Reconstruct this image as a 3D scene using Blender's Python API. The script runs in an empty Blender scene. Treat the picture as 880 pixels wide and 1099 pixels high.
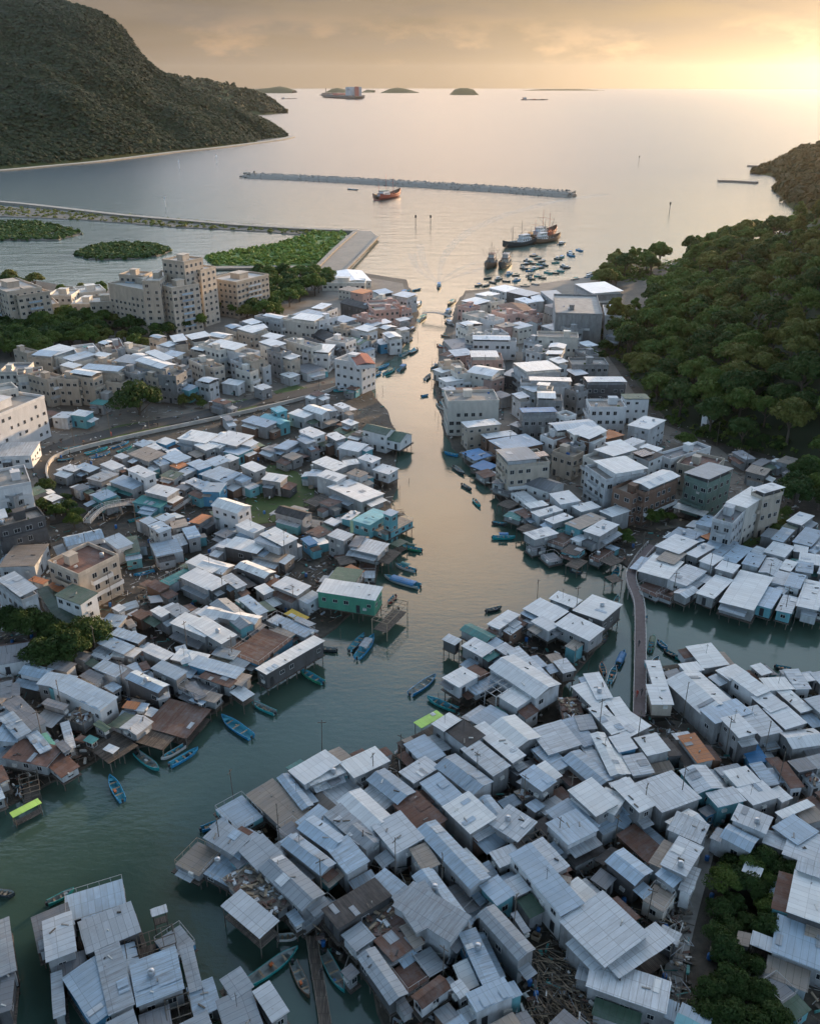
import bpy, math, random
from mathutils import Vector, Matrix, noise
R = math.radians
HAZE_DENS, HAZE_TOP = 1.9e-5, 325.0
random.seed(11)
W0, H0, F0 = 880.0, 1099.0, 952.0
CAMZ, PITCH = 110.0, R(25.97)
cp, sp = math.cos(PITCH), math.sin(PITCH)
scene = bpy.context.scene
col = scene.collection

def ray(px, py):
    a, b = (px-W0/2)/F0, (H0/2-py)/F0
    return Vector((a, cp + b*sp, -sp + b*cp))
def P(px, py, z=0.0):                      # where the sight line through a photo point meets height z
    d = ray(px, py); t = (z-CAMZ)/d.z
    return Vector((d.x*t, d.y*t, z))
def PY(px, py, Y):                         # the point of that sight line at distance Y
    d = ray(px, py); t = Y/d.y
    return Vector((d.x*t, Y, CAMZ+d.z*t))
def pix(v):
    x, y, z = v[0], v[1], v[2]-CAMZ
    dep = y*cp - z*sp; up = y*sp + z*cp
    return (W0/2 + F0*x/dep, H0/2 - F0*up/dep)

# ---------------------------------------------------------------- object helpers
def tag(o, label=None, cat=None, group=None, kind=None):
    if label: o['label'] = label
    if cat: o['category'] = cat
    if group: o['group'] = group
    if kind: o['kind'] = kind
    return o
def link(name, data, parent=None, mats=(), loc=None, rz=None, scale=None, slots=False):
    o = bpy.data.objects.new(name, data); col.objects.link(o)
    if parent: o.parent = parent
    if loc is not None: o.location = loc
    if rz is not None: o.rotation_euler = (0, 0, rz)
    if scale is not None: o.scale = scale
    if mats:
        if slots:
            for i, m in enumerate(mats):
                o.material_slots[i].link = 'OBJECT'; o.material_slots[i].material = m
        else:
            for m in mats: data.materials.append(m)
    return o
def empty(name, loc, rz=0.0):
    o = bpy.data.objects.new(name, None); col.objects.link(o)
    o.location = loc; o.rotation_euler = (0, 0, rz); o.empty_display_size = .5
    return o

class MB:
    def __init__(s): s.v = []; s.f = []; s.m = []
    def face(s, pts, mi=0):
        k = len(s.v); s.v += [tuple(p) for p in pts]; s.f.append(tuple(range(k, k+len(pts)))); s.m.append(mi)
    def box(s, x0, x1, y0, y1, z0, z1, mi=0, rot=0, c=None):
        k = len(s.v)
        pts = [(x, y, z) for z in (z0, z1) for x, y in ((x0, y0), (x1, y0), (x1, y1), (x0, y1))]
        if rot or c:
            cs, sn = math.cos(rot), math.sin(rot); cx, cy = c or (0, 0)
            pts = [(cx+x*cs-y*sn, cy+x*sn+y*cs, z) for x, y, z in pts]
        s.v += pts
        for q in ((0,3,2,1), (4,5,6,7), (0,1,5,4), (1,2,6,5), (2,3,7,6), (3,0,4,7)):
            s.f.append(tuple(k+i for i in q)); s.m.append(mi)
    def bar(s, a, b, r, mi=0, n=4, r2=None):
        a, b = Vector(a), Vector(b); d = b-a
        if d.length < 1e-6: return
        d.normalize(); u = d.cross(Vector((0,0,1)) if abs(d.z) < .9 else Vector((1,0,0))).normalized(); w = d.cross(u)
        r2 = r if r2 is None else r2; k = len(s.v)
        for p, rr in ((a, r), (b, r2)):
            for i in range(n):
                t = 2*math.pi*(i+.5)/n; s.v.append(tuple(p + u*math.cos(t)*rr + w*math.sin(t)*rr))
        for i in range(n):
            j = (i+1) % n; s.f.append((k+i, k+j, k+n+j, k+n+i)); s.m.append(mi)
        s.f.append(tuple(k+i for i in reversed(range(n)))); s.m.append(mi)
        s.f.append(tuple(k+n+i for i in range(n))); s.m.append(mi)
    def lathe(s, prof, mi=0, n=10, c=(0,0,0)):
        k = len(s.v)
        for r, z in prof:
            for i in range(n):
                t = 2*math.pi*i/n; s.v.append((c[0]+r*math.cos(t), c[1]+r*math.sin(t), c[2]+z))
        for a in range(len(prof)-1):
            for i in range(n):
                j = (i+1) % n; s.f.append((k+a*n+i, k+a*n+j, k+a*n+n+j, k+a*n+n+i)); s.m.append(mi)
    def mesh(s, name, smooth=False):
        me = bpy.data.meshes.new(name); me.from_pydata(s.v, [], s.f)
        if any(s.m): me.polygons.foreach_set('material_index', s.m)
        if smooth: me.polygons.foreach_set('use_smooth', [True]*len(s.f))
        me.update(); return me
def part(name, mb, mats, parent=None, loc=None, rz=None, smooth=False):
    if not isinstance(mats, (list, tuple)): mats = [mats]
    return link(name, mb.mesh(name, smooth), parent, mats, loc, rz)

# ---------------------------------------------------------------- materials
def nt(name):
    m = bpy.data.materials.new(name); m.use_nodes = True
    t = m.node_tree; b = t.nodes['Principled BSDF']; return m, t, b
def node(t, kind, **kw):
    n = t.nodes.new(kind)
    for k, v in kw.items():
        if k.startswith('_'): setattr(n, k[1:], v)
        else: n.inputs[k.replace('__', ' ')].default_value = v
    return n
def L(t, a, b): t.links.new(a, b)
def ramp(t, fac, stops):
    r = t.nodes.new('ShaderNodeValToRGB'); e = r.color_ramp.elements
    while len(e) < len(stops): e.new(.5)
    for i, (p, c) in enumerate(stops):
        e[i].position = p; e[i].color = (c, c, c, 1) if isinstance(c, (int, float)) else tuple(c)+(1,)
    if fac is not None: L(t, fac, r.inputs[0])
    return r.outputs[0]
def mixc(t, fac, a, b, mode='MIX'):
    n = t.nodes.new('ShaderNodeMix'); n.data_type = 'RGBA'; n.blend_type = mode
    for s, v in ((0, fac), (6, a), (7, b)):
        if hasattr(v, 'is_output'): L(t, v, n.inputs[s])
        elif s == 0: n.inputs[0].default_value = v
        else: n.inputs[s].default_value = tuple(v)+(1,)
    return n.outputs[2]
def math_(t, op, a, b=0.0, c=None):
    n = t.nodes.new('ShaderNodeMath'); n.operation = op
    for i, v in enumerate((a, b) if c is None else (a, b, c)):
        if hasattr(v, 'is_output'): L(t, v, n.inputs[i])
        else: n.inputs[i].default_value = v
    return n.outputs[0]

def coords(t, out='Object', scale=(1,1,1), rand=True):
    tc = t.nodes.new('ShaderNodeTexCoord'); mp = t.nodes.new('ShaderNodeMapping'); mp.inputs['Scale'].default_value = scale
    L(t, tc.outputs[out], mp.inputs['Vector'])
    oi = t.nodes.new('ShaderNodeObjectInfo')
    if rand:
        mu = node(t, 'ShaderNodeVectorMath', _operation='SCALE'); mu.inputs[0].default_value = (37, 91, 13); L(t, oi.outputs['Random'], mu.inputs['Scale'])
        L(t, mu.outputs[0], mp.inputs['Location'])
    return mp.outputs[0], oi

def m_metal(name, c, rough=.45, metal=.0, rust=.05, tint=.12, dirt=.35, seam=.45):
    """corrugated sheet roofing laid in sheets, each sheet its own tone, with stains and rust"""
    m, t, b = nt(name)
    v, oi = coords(t)
    br = node(t, 'ShaderNodeTexBrick', Scale=1.0, Brick__Width=.92, Row__Height=3.1, Mortar__Size=.035, Mortar__Smooth=.3)
    br.offset = .0; br.inputs['Color1'].default_value = (.88,.88,.88,1); br.inputs['Color2'].default_value = (1.08,1.08,1.08,1); br.inputs['Mortar'].default_value = (seam,)*3+(1,)
    L(t, v, br.inputs['Vector'])
    n1 = node(t, 'ShaderNodeTexNoise', Scale=.45, Detail=5, Roughness=.65); L(t, v, n1.inputs['Vector'])
    mp2 = t.nodes.new('ShaderNodeMapping'); mp2.inputs['Scale'].default_value = (2.6,.28,1); L(t, v, mp2.inputs['Vector'])
    n2 = node(t, 'ShaderNodeTexNoise', Scale=1.0, Detail=4, Roughness=.7); L(t, mp2.outputs[0], n2.inputs['Vector'])
    base = mixc(t, ramp(t, oi.outputs['Random'], ((0, 0), (1, 1))), tuple(x*(1-tint) for x in c), tuple(min(x*(1+tint), .84) for x in c))
    base = mixc(t, .85, base, br.outputs['Color'], 'MULTIPLY')
    dv = math_(t, 'MULTIPLY_ADD', ramp(t, math_(t, 'FRACT', math_(t, 'MULTIPLY', oi.outputs['Random'], 17.3)), ((.3, 0), (1, 1))), 1.5*dirt, .45*dirt)
    base = mixc(t, math_(t, 'MULTIPLY', ramp(t, n2.outputs[0], ((.42, 0), (.72, 1))), dv), base, (.19,.165,.145))
    base = mixc(t, math_(t, 'MULTIPLY', ramp(t, n1.outputs[0], ((.3, 1), (.52, 0))), dirt*.7), base, (.26,.27,.29))
    n3 = node(t, 'ShaderNodeTexNoise', Scale=.8, Detail=6, Roughness=.75); L(t, v, n3.inputs['Vector'])
    base = mixc(t, ramp(t, n3.outputs[0], ((.665-rust, 0), (.73-rust, .8))), base, (.16,.075,.04))
    L(t, base, b.inputs['Base Color']); b.inputs['Roughness'].default_value = rough; b.inputs['Metallic'].default_value = metal
    wv = node(t, 'ShaderNodeTexWave', Scale=2.1, _bands_direction='X'); L(t, v, wv.inputs['Vector'])
    bp = node(t, 'ShaderNodeBump', Strength=.35, Distance=.03); L(t, wv.outputs['Fac'], bp.inputs['Height'])
    bp2 = node(t, 'ShaderNodeBump', Strength=.3, Distance=.12); L(t, n1.outputs[0], bp2.inputs['Height']); L(t, bp.outputs[0], bp2.inputs['Normal'])
    L(t, bp2.outputs[0], b.inputs['Normal'])
    return m
def m_rough(name, c, c2=None, scale=.6, rough=.85, amt=.6, tint=.15, streak=True, bump=.3):
    m, t, b = nt(name)
    v, oi = coords(t, scale=(1, 1, .3) if streak else (1, 1, 1))
    n1 = node(t, 'ShaderNodeTexNoise', Scale=scale, Detail=6, Roughness=.7); L(t, v, n1.inputs['Vector'])
    c2 = c2 or tuple(x*.5 for x in c)
    base = mixc(t, oi.outputs['Random'], tuple(x*(1-tint) for x in c), tuple(min(.85, x*(1+tint)) for x in c))
    base = mixc(t, math_(t, 'MULTIPLY', ramp(t, n1.outputs[0], ((.38, 0), (.68, 1))), amt), base, c2)
    L(t, base, b.inputs['Base Color']); b.inputs['Roughness'].default_value = rough
    bp = node(t, 'ShaderNodeBump', Strength=bump, Distance=.08); L(t, n1.outputs[0], bp.inputs['Height']); L(t, bp.outputs[0], b.inputs['Normal'])
    return m
def m_plank(name, c, w=.22, rough=.85):
    m, t, b = nt(name)
    v, oi = coords(t)
    br = node(t, 'ShaderNodeTexBrick', Scale=1.0, Brick__Width=w, Row__Height=2.4, Mortar__Size=.02)
    br.inputs['Color1'].default_value = tuple(x*.6 for x in c)+(1,); br.inputs['Color2'].default_value = tuple(x*1.3 for x in c)+(1,); br.inputs['Mortar'].default_value = (.015,.012,.01,1)
    L(t, v, br.inputs['Vector'])
    n1 = node(t, 'ShaderNodeTexNoise', Scale=.9, Detail=5); L(t, v, n1.inputs['Vector'])
    L(t, mixc(t, ramp(t, n1.outputs[0], ((.4, 0), (.75, .7))), br.outputs['Color'], (.06,.05,.045)), b.inputs['Base Color'])
    b.inputs['Roughness'].default_value = rough
    return m
def m_plain(name, c, rough=.5, metal=0.0):
    m, t, b = nt(name)
    v, oi = coords(t)
    n1 = node(t, 'ShaderNodeTexNoise', Scale=2.5, Detail=3); L(t, v, n1.inputs['Vector'])
    L(t, mixc(t, ramp(t, n1.outputs[0], ((.35, 0), (.7, .5))), c, tuple(x*.6 for x in c)), b.inputs['Base Color'])
    b.inputs['Roughness'].default_value = rough; b.inputs['Metallic'].default_value = metal
    return m

ROOF = {
 'w': m_metal('white_sheet', (.78,.81,.84), .5, 0, -.01, .05, .13, .66),
 'l': m_metal('light_sheet', (.60,.65,.70), .5, 0, .01, .08, .3, .42),
 'g': m_metal('grey_sheet', (.35,.40,.45), .5, 0, .01, .12, .4),
 'b': m_metal('bluish_sheet', (.40,.52,.64), .5, 0, .0, .12, .35, .55),
 'd': m_metal('dark_sheet', (.20,.215,.24), .55, 0, .02, .15, .4),
 'k': m_metal('black_sheet', (.035,.033,.035), .7, 0, .0, .2, .2),
 'r': m_metal('rusty_sheet', (.15,.075,.055), .8, 0, .10, .2, .5),
 'n': m_metal('tan_sheet', (.38,.32,.27), .7, 0, .04, .2, .5),
 't': m_metal('teal_sheet', (.05,.26,.25), .6, 0, .0, .2, .3),
 'c': m_metal('turquoise_sheet', (.20,.50,.58), .55, 0, .0, .1, .2, .7),
 'u': m_metal('blue_sheet', (.06,.24,.50), .55, 0, .0, .15, .25, .7),
 'e': m_metal('green_sheet', (.07,.13,.09), .6, 0, .0, .2, .3, .6),
 'm': m_metal('lime_sheet', (.42,.72,.14), .55, 0, -.05, .05, .1, .85),
 'o': m_metal('orange_sheet', (.62,.22,.07), .65, 0, .05, .12, .3),
 'z': m_metal('red_brown_tile', (.24,.125,.095), .8, 0, .02, .1, .4),
 'y': m_metal('yellow_sheet', (.72,.46,.05), .6, 0, -.05, .05, .15, .8),
}
ROOFN = dict(w='white', l='pale grey', g='grey', b='bluish grey', d='dark grey', k='black', r='rust brown', n='tan', t='dark teal', c='turquoise', u='blue', e='dark green', m='lime green', o='orange', y='yellow', z='red brown')
WALL = {
 'G': m_rough('grey_wall', (.34,.35,.36), (.13,.12,.11), .7),
 'W': m_rough('white_wall', (.80,.81,.83), (.44,.45,.46), .5, amt=.5),
 'L': m_rough('pale_wall', (.56,.59,.62), (.22,.21,.20), .6),
 'C': m_rough('cream_wall', (.70,.68,.63), (.36,.34,.31), .5, amt=.55),
 'B': m_rough('buff_wall', (.56,.49,.41), (.28,.24,.20), .5),
 'N': m_rough('brown_wall', (.24,.15,.11), (.10,.07,.05), .6),
 'D': m_rough('dark_wall', (.12,.12,.125), (.05,.045,.04), .7),
 'E': m_rough('green_wall', (.10,.36,.25), (.06,.18,.13), .6),
 'T': m_rough('turquoise_wall', (.16,.43,.49), (.10,.22,.25), .6),
 'V': m_rough('green_grey_wall', (.17,.25,.22), (.10,.13,.12), .6),
 'U': m_rough('blue_wall', (.10,.32,.52), (.07,.16,.24), .6),
 'P': m_rough('pink_wall', (.62,.43,.38), (.30,.20,.17), .5),
}
WALLN = dict(G='grey', W='white', L='pale', C='cream', B='buff', N='brown', D='dark', E='green', T='turquoise', U='blue', P='pink', V='green grey')
MT = {}
MT['wood'] = m_plank('weathered_planks', (.15,.125,.105))
MT['redwood'] = m_plank('red_brown_planks', (.17,.085,.06), .3)
MT['post'] = m_rough('post_timber', (.17,.145,.12), (.06,.06,.05), 2.0)
MT['lightwood'] = m_rough('light_timber', (.42,.33,.24), (.25,.19,.13), 2.0)
MT['frame'] = m_plain('window_frame_paint', (.55,.55,.55), .5)
MT['concrete'] = m_rough('concrete', (.36,.345,.325), (.18,.17,.16), .35, streak=False)
MT['concrete_pale'] = m_rough('pale_concrete', (.52,.49,.45), (.30,.28,.26), .35, streak=False)
MT['quay'] = m_rough('quay_stone', (.27,.235,.195), (.13,.12,.105), .2, streak=False)
MT['shore'] = m_rough('shore_rock', (.30,.25,.19), (.14,.12,.09), .15, streak=False)
MT['asphalt'] = m_rough('asphalt_road', (.085,.083,.08), (.05,.05,.05), .3, streak=False)
MT['brickroof'] = m_rough('red_tile', (.36,.13,.09), (.2,.08,.06), 1.2, streak=False)
MT['tank'] = m_plain('steel_tank', (.55,.57,.60), .3, .6)
MT['bluebarrel'] = m_plain('blue_plastic', (.03,.16,.45), .4)
MT['ac'] = m_plain('white_plastic', (.70,.70,.68), .5)
MT['dark'] = m_plain('dark_metal', (.05,.05,.055), .5)
MT['rail'] = m_plain('rail_paint', (.50,.50,.50), .5)
MT['purple'] = m_rough('walkway_surface', (.17,.14,.145), (.10,.08,.08), 1.0, streak=False)
MT['red'] = m_plain('red_paint', (.45,.05,.03), .5)
MT['orange'] = m_plain('orange_paint', (.65,.16,.04), .5)
MT['white'] = m_plain('white_paint', (.75,.75,.74), .45)
MT['rubble'] = m_rough('rock_rubble', (.21,.18,.15), (.09,.08,.07), 1.5, streak=False, bump=.8)
def glass():
    m, t, b = nt('window_glass'); b.inputs['Base Color'].default_value = (.022,.028,.034,1); b.inputs['Roughness'].default_value = .12
    b.inputs['Specular IOR Level'].default_value = .6; return m
MT['glass'] = glass()
def solar():
    m, t, b = nt('solar_glass'); v, oi = coords(t)
    br = node(t, 'ShaderNodeTexBrick', Scale=1.0, Brick__Width=1.0, Row__Height=1.6, Mortar__Size=.04); br.offset = 0
    br.inputs['Color1'].default_value = (.03,.05,.09,1); br.inputs['Color2'].default_value = (.04,.06,.10,1); br.inputs['Mortar'].default_value = (.4,.42,.45,1)
    L(t, v, br.inputs['Vector']); L(t, br.outputs['Color'], b.inputs['Base Color']); b.inputs['Roughness'].default_value = .15; return m
MT['solar'] = solar()

def m_foliage(name, c1, c2, c3, world=False, sc=.18):
    m, t, b = nt(name)
    tc = t.nodes.new('ShaderNodeTexCoord'); oi = t.nodes.new('ShaderNodeObjectInfo'); ge = t.nodes.new('ShaderNodeNewGeometry')
    n1 = node(t, 'ShaderNodeTexNoise', Scale=sc, Detail=3); L(t, ge.outputs['Position'], n1.inputs['Vector'])
    n2 = node(t, 'ShaderNodeTexNoise', Scale=1.6, Detail=2); L(t, ge.outputs['Position'], n2.inputs['Vector'])
    a = mixc(t, oi.outputs['Random'], c1, c2)
    a = mixc(t, ramp(t, n1.outputs[0], ((.42, 0), (.62, 1))), a, c3)
    a = mixc(t, ramp(t, n2.outputs[0], ((.35, .0), (.7, .55))), a, tuple(x*1.9 for x in c3))
    L(t, a, b.inputs['Base Color']); b.inputs['Roughness'].default_value = .7
    b.inputs['Specular IOR Level'].default_value = .2
    tr = t.nodes.new('ShaderNodeBsdfTranslucent'); L(t, a, tr.inputs[0])
    mx = t.nodes.new('ShaderNodeMixShader'); mx.inputs[0].default_value = .22
    L(t, b.outputs[0], mx.inputs[1]); L(t, tr.outputs[0], mx.inputs[2]); L(t, mx.outputs[0], t.nodes['Material Output'].inputs[0])
    return m
MT['leaf'] = m_foliage('leaf_green', (.050,.105,.030), (.082,.135,.032), (.088,.122,.028))
MT['leaf_dark'] = m_foliage('leaf_dark', (.028,.060,.020), (.050,.084,.025), (.044,.074,.020))
MT['leaf_olive'] = m_foliage('leaf_olive', (.105,.125,.034), (.090,.118,.034), (.125,.125,.034))
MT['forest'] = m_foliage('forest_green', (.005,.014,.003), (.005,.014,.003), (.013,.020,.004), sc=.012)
MT['grass'] = m_rough('grass_ground', (.075,.12,.03), (.045,.06,.02), .25, streak=False)
MT['marsh'] = m_rough('marsh_green', (.10,.17,.035), (.06,.09,.025), .05, streak=False)
MT['mud'] = m_rough('mud_ground', (.095,.078,.058), (.045,.042,.034), .22, rough=.75, streak=False)
MT['earth'] = m_rough('town_ground', (.19,.165,.14), (.095,.085,.072), .16, streak=False)
MT['hillsoil'] = m_rough('hill_soil', (.035,.045,.02), (.03,.03,.015), .05, streak=False)

MT['marshleaf'] = m_foliage('marsh_leaf', (.085,.150,.030), (.085,.150,.030), (.11,.16,.035), sc=.03)
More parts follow.
